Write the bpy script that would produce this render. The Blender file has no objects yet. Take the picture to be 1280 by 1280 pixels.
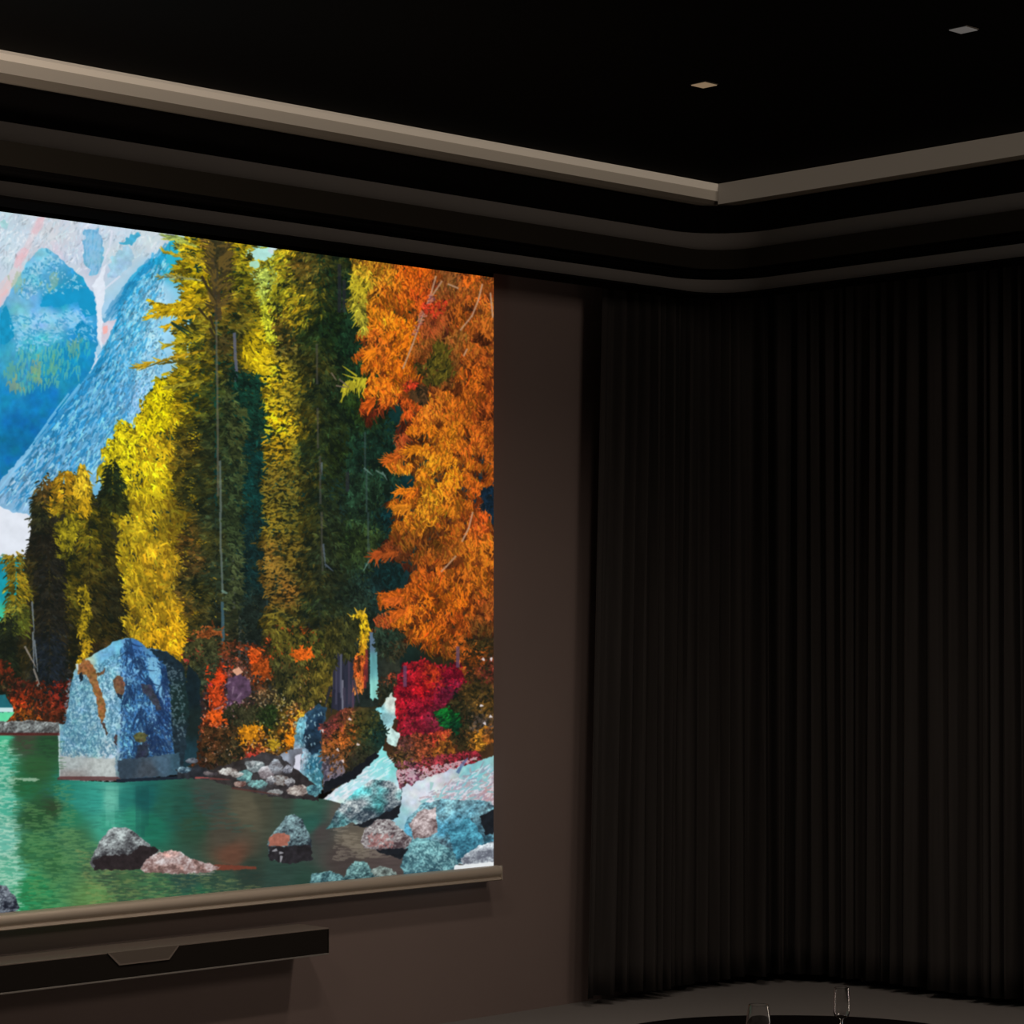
import bpy, bmesh, math, random
import numpy as np
from mathutils import Vector, Matrix

random.seed(3)
scene = bpy.context.scene
COL = scene.collection

# ---------------------------------------------------------------- camera, world, exposure, lamps
# room axes: X runs along the screen wall towards the corner (corner at X=0), Y towards the screen wall
EYE = 1.375
CAMX, CAMY = -7.275, -6.045
HX, HY = .6935, .7205
_n = math.hypot(HX, HY); HX /= _n; HY /= _n
FPX = 3054.0                                    # focal length for a 1280 pixel wide frame
cam_d = bpy.data.cameras.new('camera')
cam_d.sensor_fit = 'HORIZONTAL'; cam_d.sensor_width = 36.0
cam_d.lens = FPX/1280*36.0
cam_d.shift_y = 135/1280
cam_d.clip_start = .05; cam_d.clip_end = 60
cam = bpy.data.objects.new('camera', cam_d); COL.objects.link(cam)
cam.location = (CAMX, CAMY, EYE)
cam.rotation_euler = (math.pi/2, 0, math.atan2(HY, HX)-math.pi/2)
scene.camera = cam

world = bpy.data.worlds.new('world'); scene.world = world; world.use_nodes = True
bg = world.node_tree.nodes['Background']
bg.inputs['Color'].default_value = (1, .9, .8, 1); bg.inputs['Strength'].default_value = 0.0

scene.view_settings.view_transform = 'Standard'
scene.view_settings.look = 'None'
scene.view_settings.gamma = 1.0
scene.view_settings.use_curve_mapping = False
scene.view_settings.exposure = 0.0
scene.cycles.caustics_reflective = False; scene.cycles.caustics_refractive = False

WARM = (1.0, .84, .70)
def area_lamp(name, loc, aim, sx, sy, power, color=WARM, spread=180):
    d = bpy.data.lights.new(name, 'AREA'); d.shape = 'RECTANGLE'; d.size = sx; d.size_y = sy
    d.energy = power; d.color = color; d.spread = math.radians(spread)
    o = bpy.data.objects.new(name, d); COL.objects.link(o)
    o.location = loc; o.rotation_euler = (Vector(aim)-Vector(loc)).to_track_quat('-Z', 'Y').to_euler()
    return o
# added lights without fixtures, all out of view
added_room_fill = area_lamp('added_room_fill', (-1.9, -4.9, 2.65), (-2.6, .1, 1.5), 1.0, .8, 26)  # added soft fill, high up off to the right
added_cove_fill = area_lamp('added_upward_fill', (-4.9, -1.5, .95), (-4.25, -.3, 2.9), .35, .35, 11, spread=95)  # added from low at the left to brighten that end of the cove
added_side_light = area_lamp('added_side_light', (-.86, -2.85, .62), (-2.74, -2.45, .5), .14, 1.1, 3.2)  # added tall narrow light for the highlights on the glass edges
SPOT_POWER = 46

# ---------------------------------------------------------------- helpers
def srgb(r, g, b):
    f = lambda v: (v/255/12.92) if v/255 <= .04045 else ((v/255+.055)/1.055)**2.4
    return (f(r), f(g), f(b), 1)

def mat(name, color, rough=.6, metal=0.0, spec=.5, grain=0.0, gscale=40, bump=0.0, stretch=(1, 1, 1)):
    m = bpy.data.materials.new(name); m.use_nodes = True; nt = m.node_tree; b = nt.nodes['Principled BSDF']
    b.inputs['Roughness'].default_value = rough; b.inputs['Metallic'].default_value = metal
    b.inputs['Specular IOR Level'].default_value = spec
    tc = nt.nodes.new('ShaderNodeTexCoord'); mp = nt.nodes.new('ShaderNodeMapping'); nz = nt.nodes.new('ShaderNodeTexNoise')
    mp.inputs['Scale'].default_value = stretch
    nz.inputs['Scale'].default_value = gscale; nz.inputs['Detail'].default_value = 5
    nt.links.new(tc.outputs['Object'], mp.inputs['Vector']); nt.links.new(mp.outputs['Vector'], nz.inputs['Vector'])
    cr = nt.nodes.new('ShaderNodeMix'); cr.data_type = 'RGBA'
    cr.inputs[6].default_value = tuple(c*(1-grain) for c in color[:3])+(1,); cr.inputs[7].default_value = tuple(c*(1+grain) for c in color[:3])+(1,)
    nt.links.new(nz.outputs['Fac'], cr.inputs[0]); nt.links.new(cr.outputs[2], b.inputs['Base Color'])
    if bump:
        bp = nt.nodes.new('ShaderNodeBump'); bp.inputs['Strength'].default_value = bump; bp.inputs['Distance'].default_value = .002
        nt.links.new(nz.outputs['Fac'], bp.inputs['Height']); nt.links.new(bp.outputs['Normal'], b.inputs['Normal'])
    return m

def emit(name, color, strength, alb=.5):
    m = bpy.data.materials.new(name); m.use_nodes = True; b = m.node_tree.nodes['Principled BSDF']
    b.inputs['Base Color'].default_value = (alb, alb*.9, alb*.78, 1); b.inputs['Roughness'].default_value = .5
    b.inputs['Emission Color'].default_value = color; b.inputs['Emission Strength'].default_value = strength
    return m

def obj(name, bm, m, parent=None, smooth=False, loc=None, rot=None):
    me = bpy.data.meshes.new(name); bmesh.ops.recalc_face_normals(bm, faces=bm.faces); bm.to_mesh(me); bm.free()
    me.materials.append(m)
    if smooth:
        me.polygons.foreach_set('use_smooth', [True]*len(me.polygons))
        if hasattr(me, 'set_sharp_from_angle'): me.set_sharp_from_angle(angle=math.radians(40))
    o = bpy.data.objects.new(name, me); COL.objects.link(o)
    if parent: o.parent = parent
    if loc: o.location = loc
    if rot: o.rotation_euler = rot
    return o
def tag(o, label, cat, group=None):
    o['label'] = label; o['category'] = cat
    if group: o['group'] = group
    return o
def thing(name, label, cat, loc=(0, 0, 0), rz=0, group=None):
    o = bpy.data.objects.new(name, None); COL.objects.link(o); o.location = loc; o.rotation_euler = (0, 0, rz)
    o.empty_display_size = .1
    return tag(o, label, cat, group)
def struct(name, bm, m, parent=None, smooth=False):
    o = obj(name, bm, m, parent, smooth); o['kind'] = 'structure'; return o
def box(bm, x0, x1, y0, y1, z0, z1, bevel=0, seg=2):
    v = [bm.verts.new((x, y, z)) for x in (x0, x1) for y in (y0, y1) for z in (z0, z1)]
    f = [bm.faces.new([v[i] for i in q]) for q in ((0, 1, 3, 2), (4, 6, 7, 5), (0, 4, 5, 1), (2, 3, 7, 6), (0, 2, 6, 4), (1, 5, 7, 3))]
    if bevel:
        es = list({e for q in f for e in q.edges}); bmesh.ops.bevel(bm, geom=es, offset=bevel, segments=seg, profile=.5, affect='EDGES')
    return bm
def bbox(*a, **k): return box(bmesh.new(), *a, **k)
def lathe(prof, n=48, bm=None):
    bm = bm or bmesh.new(); rings = []
    for r, z in prof:
        if r < 1e-6: rings.append([bm.verts.new((0, 0, z))])
        else: rings.append([bm.verts.new((r*math.cos(2*math.pi*i/n), r*math.sin(2*math.pi*i/n), z)) for i in range(n)])
    for a, b in zip(rings[:-1], rings[1:]):
        for i in range(n):
            j = (i+1) % n
            q = [a[i % len(a)], a[j % len(a)], b[j % len(b)], b[i % len(b)]]
            u = []
            for w in q:
                if w not in u: u.append(w)
            if len(u) > 2: bm.faces.new(u)
    return bm
def prism_xz(poly, y0, y1, bm=None):
    bm = bm or bmesh.new(); a = [bm.verts.new((x, y0, z)) for x, z in poly]; b = [bm.verts.new((x, y1, z)) for x, z in poly]; n = len(poly)
    bm.faces.new(a); bm.faces.new(b[::-1])
    for i in range(n): bm.faces.new((a[i], b[i], b[(i+1) % n], a[(i+1) % n]))
    return bm

# ---------------------------------------------------------------- materials
M_wall = mat('wall_paint', (.185, .141, .130, 1), .85, spec=.2, grain=.06, gscale=3, bump=.05)
M_ceil = mat('black_ceiling_paint', (.0025, .0022, .002, 1), .9, spec=.05, grain=.1, gscale=5)
M_dark = mat('black_cornice_paint', (.0045, .004, .0038, 1), 1.0, spec=0, grain=.08, gscale=8)
M_fascia = mat('dark_brown_fascia_paint', (.020, .017, .013, 1), .85, spec=.08, grain=.08, gscale=8)
M_grey = mat('charcoal_moulding_paint', (.20, .185, .175, 1), .8, spec=.1, grain=.05, gscale=8)
M_pale = mat('pale_cove_paint', (.15, .13, .105, 1), .7, spec=.2, grain=.05, gscale=10)
M_floor = mat('brown_grey_carpet', (.182, .172, .166, 1), .95, spec=.1, grain=.12, gscale=220, bump=.4)
M_black = mat('black_lacquer', (.003, .0025, .0025, 1), 1.0, spec=0, grain=.1, gscale=20)
M_bar = mat('champagne_aluminium', (.50, .43, .355, 1), .45, metal=.25, spec=.4, grain=.04, gscale=60, stretch=(.2, 4, 4))
M_header = mat('black_screen_border', (.001, .001, .001, 1), 1.0, spec=0)
M_sbtop = mat('bronze_brown_cover', (.17, .14, .12, 1), .6, spec=.3, grain=.05, gscale=30)
M_sbfront = mat('black_speaker_cloth', (.014, .0115, .0098, 1), .9, spec=.08, grain=.25, gscale=700)
M_sbtrim = mat('grey_metal_trim', (.20, .185, .17, 1), .5, metal=.3, grain=.04)
M_frame = mat('downlight_frame', (.08, .07, .06, 1), .5, metal=.3, grain=.03)

# ---------------------------------------------------------------- room shell
CEIL = 2.924; WY = .12; WX = .14; XB = -9.4; YB = -8.4
struct('floor', bbox(XB-.1, WX+.1, YB-.1, WY+.1, -.1, 0), M_floor)
struct('ceiling', bbox(XB-.1, WX+.1, YB-.1, WY+.1, CEIL, CEIL+.12), M_ceil)
struct('wall_front', bbox(XB, WX, WY, WY+.1, 0, CEIL), M_wall)
struct('wall_right', bbox(WX, WX+.1, YB, WY+.1, 0, CEIL), M_wall)
struct('wall_left', bbox(XB-.1, XB, YB, WY+.1, 0, CEIL), M_wall)
struct('wall_back', bbox(XB, WX, YB-.1, YB, 0, CEIL), M_wall)

# ---------------------------------------------------------------- cornice: profiles swept along the screen wall and the curtain wall
# profile point (o, z): o = distance into the room from the curtain line of the screen wall; the curtain wall run sits .43 m further in
O0 = .30; PX = .43; RC = .16
def corner_path(o, rounded, n=14):
    """plan positions for one profile point: screen wall run, corner, curtain wall run"""
    if not rounded: return [(XB, -o), (-(o+PX), -o), (-(o+PX), YB)]
    cx, cy = -(O0+PX)-RC, -O0-RC; r = RC+(O0-o); P = [(XB, -o)]
    for i in range(n+1):
        a = math.pi/2*(1-i/n); P.append((cx+r*math.cos(a), cy+r*math.sin(a)))
    return P+[(-(o+PX), YB)]
def sweep(prof, rounded, part='all', closed=True):
    bm = bmesh.new(); rows = []
    for o, z in prof:
        P = corner_path(o, rounded); h = len(P)//2
        if part == 'left': P = P[:h+1]
        if part == 'right': P = P[h:]
        rows.append([bm.verts.new((x, y, z)) for x, y in P])
    n = len(prof)
    for i in range(n if closed else n-1):
        a, b = rows[i], rows[(i+1) % n]
        for k in range(len(a)-1): bm.faces.new((a[k], a[k+1], b[k+1], b[k]))
    if closed:
        bm.faces.new([r[0] for r in rows]); bm.faces.new([r[-1] for r in rows][::-1])
    return bm
def arc(p, q, bulge, n=6):
    """curved run between two profile points"""
    out = []
    for i in range(n+1):
        t = i/n; x = p[0]+(q[0]-p[0])*t; z = p[1]+(q[1]-p[1])*t; dx, dz = q[0]-p[0], q[1]-p[1]; k = bulge*math.sin(math.pi*t)
        out.append((x-dz*k, z+dx*k))
    return out
# dark body of the cornice; the strips below are laid on it
body = [(.19, 2.846), (.235, 2.846), (.235, 2.842), (.225, 2.80), (.212, 2.752), (.214, 2.70), (.235, 2.676), (.296, 2.665), (.296, 2.609), (.262, 2.606), (.250, 2.594), (.222, 2.584), (.226, 2.54), (.240, 2.524), (.304, 2.521), (.19, 2.521)]
body = body[:-2]+[(.3068, 2.5278), (.3068, 2.520), (.19, 2.520)]
struct('trim_1', sweep(body, True), M_dark)
struct('trim_7', sweep([(.19, 2.9238), (.262, 2.9238), (.262, 2.8462), (.19, 2.8462)], False), M_dark)
# pale cove moulding below the ceiling
s = struct('trim_2', sweep([(.255, 2.9235), (.302, 2.9235), (.302, 2.916), (.292, 2.902), (.286, 2.898), (.286, 2.866), (.276, 2.852), (.266, 2.846), (.255, 2.846)], False), M_pale)
# lit faces of the cove
M_ledtop = emit('cove_light_upper', (1.0, .82, .62, 1), .155); M_ledmid = emit('cove_light_lower', (1.0, .80, .58, 1), .062, .38); M_ledr = emit('cove_light_side', (1.0, .80, .60, 1), .052, .12)
t = thing('cove_light', 'glowing warm beige cove light strip along the ceiling above the lit screen', 'light strip', (0, 0, 0))
obj('upper_diffuser', sweep([(.300, 2.9234), (.3035, 2.9234), (.3035, 2.915), (.2905, 2.900), (.287, 2.900), (.290, 2.905)], False, 'left'), M_ledtop, t)
obj('lower_diffuser', sweep([(.284, 2.900), (.2900, 2.900), (.2885, 2.866), (.284, 2.866)], False, 'left'), M_ledmid, t)
t = thing('cove_light', 'dimmer greyish brown cove light strip along the ceiling above the dark curtains at right', 'light strip', (0, 0, 0))
obj('upper_diffuser', sweep([(.302, 2.9234), (.3035, 2.9234), (.3035, 2.890), (.302, 2.890)], False, 'right'), M_ledr, t)
obj('lower_diffuser', sweep([(.300, 2.890), (.3035, 2.890), (.3035, 2.851), (.300, 2.851)], False, 'right'), M_ledr, t)
# charcoal sloping mouldings and the brown fascia between them
up = arc((.2135, 2.751), (.3000, 2.677), -.20, 8); dn = [(x-.006, z-.006) for x, z in up[::-1]]
struct('trim_3', sweep(up+dn, True), M_grey, smooth=True)
struct('trim_4', sweep([(.294, 2.679), (.300, 2.679), (.300, 2.612), (.294, 2.612)], True), M_fascia)
up = arc((.2230, 2.585), (.3060, 2.529), -.20, 8); dn = [(x-.006, z-.006) for x, z in up[::-1]]
struct('trim_5', sweep(up+dn, True), M_grey, smooth=True)
bead = [(.262+.006*math.cos(a), 2.606+.006*math.sin(a)) for a in [i*math.pi/4 for i in range(8)]]
struct('trim_6', sweep(bead, True), M_dark, smooth=True)

# ---------------------------------------------------------------- ceiling downlights (square, recessed)
def downlight(x, y, label, lens_col, strength, group=None, power=1.0):
    t = thing('downlight', label, 'downlight', (x, y, CEIL), 0, group)
    h = .029; bm = bmesh.new()
    for a, b, z0, z1 in ((h, h-.0028, 0, -.0025),):
        o = [bm.verts.new((sx*a, sy*a, z0)) for sx, sy in ((-1, -1), (1, -1), (1, 1), (-1, 1))]
        o2 = [bm.verts.new((sx*a, sy*a, z1)) for sx, sy in ((-1, -1), (1, -1), (1, 1), (-1, 1))]
        i2 = [bm.verts.new((sx*b, sy*b, z1)) for sx, sy in ((-1, -1), (1, -1), (1, 1), (-1, 1))]
        i1 = [bm.verts.new((sx*b, sy*b, z0)) for sx, sy in ((-1, -1), (1, -1), (1, 1), (-1, 1))]
        for k in range(4):
            j = (k+1) % 4
            for p, q in ((o, o2), (o2, i2), (i2, i1)): bm.faces.new((p[k], p[j], q[j], q[k]))
    obj('frame', bm, M_frame, t)
    obj('lens', bbox(-.0262, .0262, -.0262, .0262, -.0046, -.0005), emit('downlight_lens', lens_col, strength, .05), t)
    d = bpy.data.lights.new('bulb', 'SPOT'); d.energy = SPOT_POWER*power; d.color = WARM; d.spot_size = math.radians(140); d.spot_blend = .75; d.shadow_soft_size = .10
    b = bpy.data.objects.new('bulb', d); COL.objects.link(b); b.parent = t; b.location = (0, 0, -.02)
    return t
downlight(-1.979, -1.343, 'small square ceiling downlight with a warm tan glow, the lower one near the cove corner', (1, .68, .40, 1), .22, power=.9)
downlight(-1.984, -2.253, 'small square ceiling downlight with a pale grey glow, at top right of the black ceiling', (1, .92, .86, 1), .095, power=1.08)
for x, y in ((-3.62, -1.343), (-3.62, -2.253), (-5.26, -1.343), (-5.26, -2.253)):
    downlight(x, y, 'small square ceiling downlight in the unseen part of the ceiling', (1, .8, .6, 1), .3, 'ceiling downlights beyond the picture', .9 if y > -2 else 1.08)

# ---------------------------------------------------------------- picture shown on the screen
class Painter:
    """Small brush-stroke painter: the landscape on the screen is drawn stroke by stroke."""
    def __init__(s, x0, y0, x1, y1, scale, seed=7):
        s.x0, s.y0, s.S = x0, y0, scale
        s.W, s.H = int((x1-x0)*scale), int((y1-y0)*scale)
        s.b = np.zeros((s.H, s.W, 3), np.float32)
        s.r = np.random.default_rng(seed)
    def noise(s, x, y, sc, seed=0, octv=1, sy=None):
        out = np.zeros(np.shape(x), np.float32); amp = 1.0; tot = 0
        for o in range(octv):
            g = np.random.default_rng(seed*17+o).random((256, 256)).astype(np.float32)
            u = np.asarray(x)/sc*(2**o)+1000.3; v = np.asarray(y)/(sy or sc)*(2**o)+1000.7
            iu = np.floor(u).astype(int); iv = np.floor(v).astype(int)
            fu = u-iu; fv = v-iv; fu = fu*fu*(3-2*fu); fv = fv*fv*(3-2*fv)
            a = g[iv % 256, iu % 256]; b = g[iv % 256, (iu+1) % 256]
            c = g[(iv+1) % 256, iu % 256]; d = g[(iv+1) % 256, (iu+1) % 256]
            out += amp*((a*(1-fu)+b*fu)*(1-fv)+(c*(1-fu)+d*fu)*fv)
            tot += amp; amp *= .55
        return out/tot
    def box(s, poly, pad=4):
        P = np.array(poly, float)
        ix0 = max(0, int((P[:, 0].min()-pad-s.x0)*s.S)); ix1 = min(s.W, int((P[:, 0].max()+pad-s.x0)*s.S))
        iy0 = max(0, int((P[:, 1].min()-pad-s.y0)*s.S)); iy1 = min(s.H, int((P[:, 1].max()+pad-s.y0)*s.S))
        ys, xs = np.mgrid[iy0:iy1, ix0:ix1]
        return slice(iy0, iy1), slice(ix0, ix1), xs/s.S+s.x0, ys/s.S+s.y0
    @staticmethod
    def inside(poly, x, y):
        r = np.zeros(np.shape(x), bool); n = len(poly)
        for i in range(n):
            ax, ay = poly[i]; bx, by = poly[(i+1) % n]
            if ay == by: continue
            c = ((ay > y) != (by > y)) & (x < (bx-ax)*(y-ay)/(by-ay)+ax)
            r ^= c
        return r
    def field(s, pts, x, y, p=4.2):
        P = np.array(pts, np.float32); x = np.asarray(x, np.float32); y = np.asarray(y, np.float32)
        num = np.zeros(x.shape+(3,), np.float32); den = np.zeros(x.shape, np.float32)
        for q in P:
            w = ((x-q[0])**2+(y-q[1])**2+9)**(-p/2)
            num += w[..., None]*q[2:5]; den += w
        return num/den[..., None]
    def fill(s, poly, pts, rough=0, rs=6, lum=0.0, ls=6, lsy=None, seed=1, octv=3, hue=0, contrast=None):
        """flat area with a wobbly outline; colour interpolated from colour notes pts, light/dark mottling lum"""
        a, b, X, Y = s.box(poly, rough+2)
        if X.size == 0: return
        wx = X+(s.noise(X, Y, rs, seed, 2)-.5)*2*rough; wy = Y+(s.noise(X, Y, rs, seed+9, 2)-.5)*2*rough
        m = s.inside(poly, wx, wy)
        if len(pts) == 1: col = np.zeros(X.shape+(3,), np.float32)+np.array(pts[0][-3:], np.float32)
        else:
            k = 6; low = s.field(pts, X[::k, ::k], Y[::k, ::k])
            col = s.up(low, X.shape, k)
        if lum:
            n = s.noise(X, Y, ls, seed+3, octv, lsy)-.5
            col = col*(1+n*2*lum)[..., None]
        if hue:
            for c in range(3): col[..., c] *= 1+(s.noise(X, Y, ls*1.7, seed+20+c, 2)-.5)*2*hue
        v = s.b[a, b]; v[m] = np.clip(col, 0, 255)[m]
    def up(s, low, shape, k):
        H, W = shape; yy = np.minimum(np.arange(H)/k, low.shape[0]-1); xx = np.minimum(np.arange(W)/k, low.shape[1]-1)
        y0 = yy.astype(int); y1 = np.minimum(y0+1, low.shape[0]-1); fy = (yy-y0)[:, None, None].astype(np.float32)
        x0 = xx.astype(int); x1 = np.minimum(x0+1, low.shape[1]-1); fx = (xx-x0)[None, :, None].astype(np.float32)
        t = low[y0]*(1-fy)+low[y1]*fy
        return t[:, x0]*(1-fx)+t[:, x1]*fx
    def strokes(s, x, y, ang, ln, w, col, bend=0.0, alpha=1.0, taper=True):
        """many tapered curved strokes at once; angles in degrees, 0 right, 90 down"""
        x = np.atleast_1d(np.asarray(x, float)); n = len(x); f = lambda v: np.broadcast_to(np.asarray(v, float), (n,))
        y = f(y); ang = np.radians(f(ang)); ln = f(ln); w = f(w); bend = np.radians(f(bend)); alpha = f(alpha)
        col = np.broadcast_to(np.asarray(col, np.float32), (n, 3))
        CH = 20000
        for c0 in range(0, n, CH):
            sl = slice(c0, c0+CH)
            K = int(max(2, np.ceil(ln[sl].max()*s.S*1.15))); t = np.linspace(0, 1, K)
            Q = int(max(1, np.ceil(w[sl].max()*s.S*1.2)))
            q = np.linspace(-.5, .5, Q) if Q > 1 else np.zeros(1)
            A = ang[sl, None]+bend[sl, None]*t[None]*.5
            px = x[sl, None]+ln[sl, None]*t*np.cos(A); py = y[sl, None]+ln[sl, None]*t*np.sin(A)
            A2 = ang[sl, None]+bend[sl, None]*t[None]
            ww = w[sl, None]*((1-t[None]**2)*.9+.1 if taper else 1+0*t[None])
            X = px[..., None]-np.sin(A2)[..., None]*ww[..., None]*q; Y = py[..., None]+np.cos(A2)[..., None]*ww[..., None]*q
            ix = ((X-s.x0)*s.S).astype(int); iy = ((Y-s.y0)*s.S).astype(int)
            ok = (ix >= 0) & (ix < s.W) & (iy >= 0) & (iy < s.H)
            ii = np.broadcast_to(np.arange(ix.shape[0])[:, None, None], ix.shape)[ok]
            ix = ix[ok]; iy = iy[ok]; cc = col[sl][ii]
            if alpha[sl].min() < 1:
                aa = alpha[sl][ii][:, None]; s.b[iy, ix] = s.b[iy, ix]*(1-aa)+cc*aa
            else: s.b[iy, ix] = cc
    def scatter(s, poly, n):
        P = np.array(poly, float); lo = P.min(0); hi = P.max(0); X = []; Y = []; c = 0
        while c < n:
            x = s.r.uniform(lo[0], hi[0], n*2); y = s.r.uniform(lo[1], hi[1], n*2); m = s.inside(poly, x, y)
            X.append(x[m]); Y.append(y[m]); c += m.sum()
            if m.sum() == 0: break
        return np.concatenate(X)[:n], np.concatenate(Y)[:n]
    def foliage(s, poly, n, pts, ang, spread, ln, w, lum=.5, ls=9, seed=1, bend=0, sort='y', clump=.5, hi=None, alpha=1.0, warm=0.0, jit=6, lsy=None, gain=.80, shadow=(14, 28, 24), warp=5.0, dk=.62):
        """leaves or needles as strokes coloured from notes, darkened in the gaps between clumps"""
        n = int(n*1.9); ln = ln*.66; w = w*.74
        x, y = s.scatter(poly, n)
        x = x+(s.noise(x, y, 15, seed+61, 2)-.5)*3*warp; y = y+(s.noise(x, y, 15, seed+62, 2)-.5)*2*warp
        x = x+s.r.normal(0, jit*.5, len(x)); y = y+s.r.normal(0, jit*.5, len(x))
        cl = s.noise(x, y, ls, seed, 2, lsy)
        fine = s.noise(x, y, ls*.42, seed+50, 1)
        lumv = (1+(cl-.5)*2.2*lum+(fine-.5)*1.5*lum)*(1+s.r.normal(0, .2, len(x)))
        o = np.argsort(lumv+s.r.normal(0, clump+.35, len(x)))
        x, y, lumv, cl = x[o], y[o], lumv[o], cl[o]
        col = s.field(pts, x+s.r.normal(0, 4, len(x)), y+s.r.normal(0, 5, len(x)))*np.clip(lumv*gain, .1, 1.6)[:, None]
        tt = np.clip(1-lumv*.98, 0, .85)[:, None]*dk*1.7; tt = np.minimum(tt, .8); col = col*(1-tt)+np.array(shadow, np.float32)*tt
        if warm:
            h = s.r.normal(0, warm, len(x)); col = col*np.stack([1+h, 1+h*.15, 1-h], 1)
        A = ang(x, y) if callable(ang) else ang
        A = A+s.r.normal(0, 1, len(x))*spread
        L = ln*s.r.uniform(.5, 1.5, len(x)); B = bend*s.r.uniform(.3, 1.5, len(x))*np.where(np.cos(np.radians(A)) < 0, -1, 1)
        s.strokes(x, y, A, L, w*s.r.uniform(.6, 1.4, len(x)), np.clip(col, 0, 255), B, alpha)
    def rock(s, poly, light, dark, rough=2, seed=1, ls=7, tint=None, lightdir=(-.3, -1), k=1.0, specks=None, cr=.5):
        """rock: facets from the slope of a crumpled height field plus dark cracks"""
        a, b, X, Y = s.box(poly, rough+2)
        if X.size == 0: return
        wx = X+(s.noise(X, Y, ls, seed, 3)-.5)*2*rough; wy = Y+(s.noise(X, Y, ls, seed+9, 3)-.5)*2*rough
        m = s.inside(poly, wx, wy)
        h = s.noise(X, Y, ls*2.0, seed+3, 4)+.35*np.abs(s.noise(X*.7+Y*.7, Y*.7-X*.7, ls*1.1, seed+4, 2)-.5)
        h2 = np.abs(s.noise(X*.8+Y*.6, Y*.8-X*.6, ls, seed+5, 4)-.5)
        gy, gx = np.gradient(h); g = (gx*lightdir[0]+gy*lightdir[1])*s.S*ls
        P = np.array(poly, float); yy = (Y-P[:, 1].min())/(np.ptp(P[:, 1])+1e-6)
        xx = (X-P[:, 0].min())/(np.ptp(P[:, 0])+1e-6); big = s.noise(X, Y, ls*1.7, seed+6, 2)
        L = .5+np.tanh(g*1.1*k)*.42-.42*(yy-.4)-.12*(xx-.5)+(big-.5)*.7-np.clip(.05-h2, 0, 1)*6*cr+(s.noise(X, Y, 1.6, seed+7, 2)-.5)*.5
        L = np.clip((L-.5)*1.45+.52, 0, 1.2)[..., None]
        col = np.array(dark, np.float32)*(1-L)+np.array(light, np.float32)*L
        if tint is not None:
            T = np.clip(s.noise(X, Y, ls*2.2, seed+31, 2)*2.4-.9, 0, 1)[..., None]; col = col*(1-T)+np.array(tint, np.float32)*T*(.45+.75*L)
        v = s.b[a, b]; v[m] = np.clip(col, 0, 255)[m]


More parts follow.
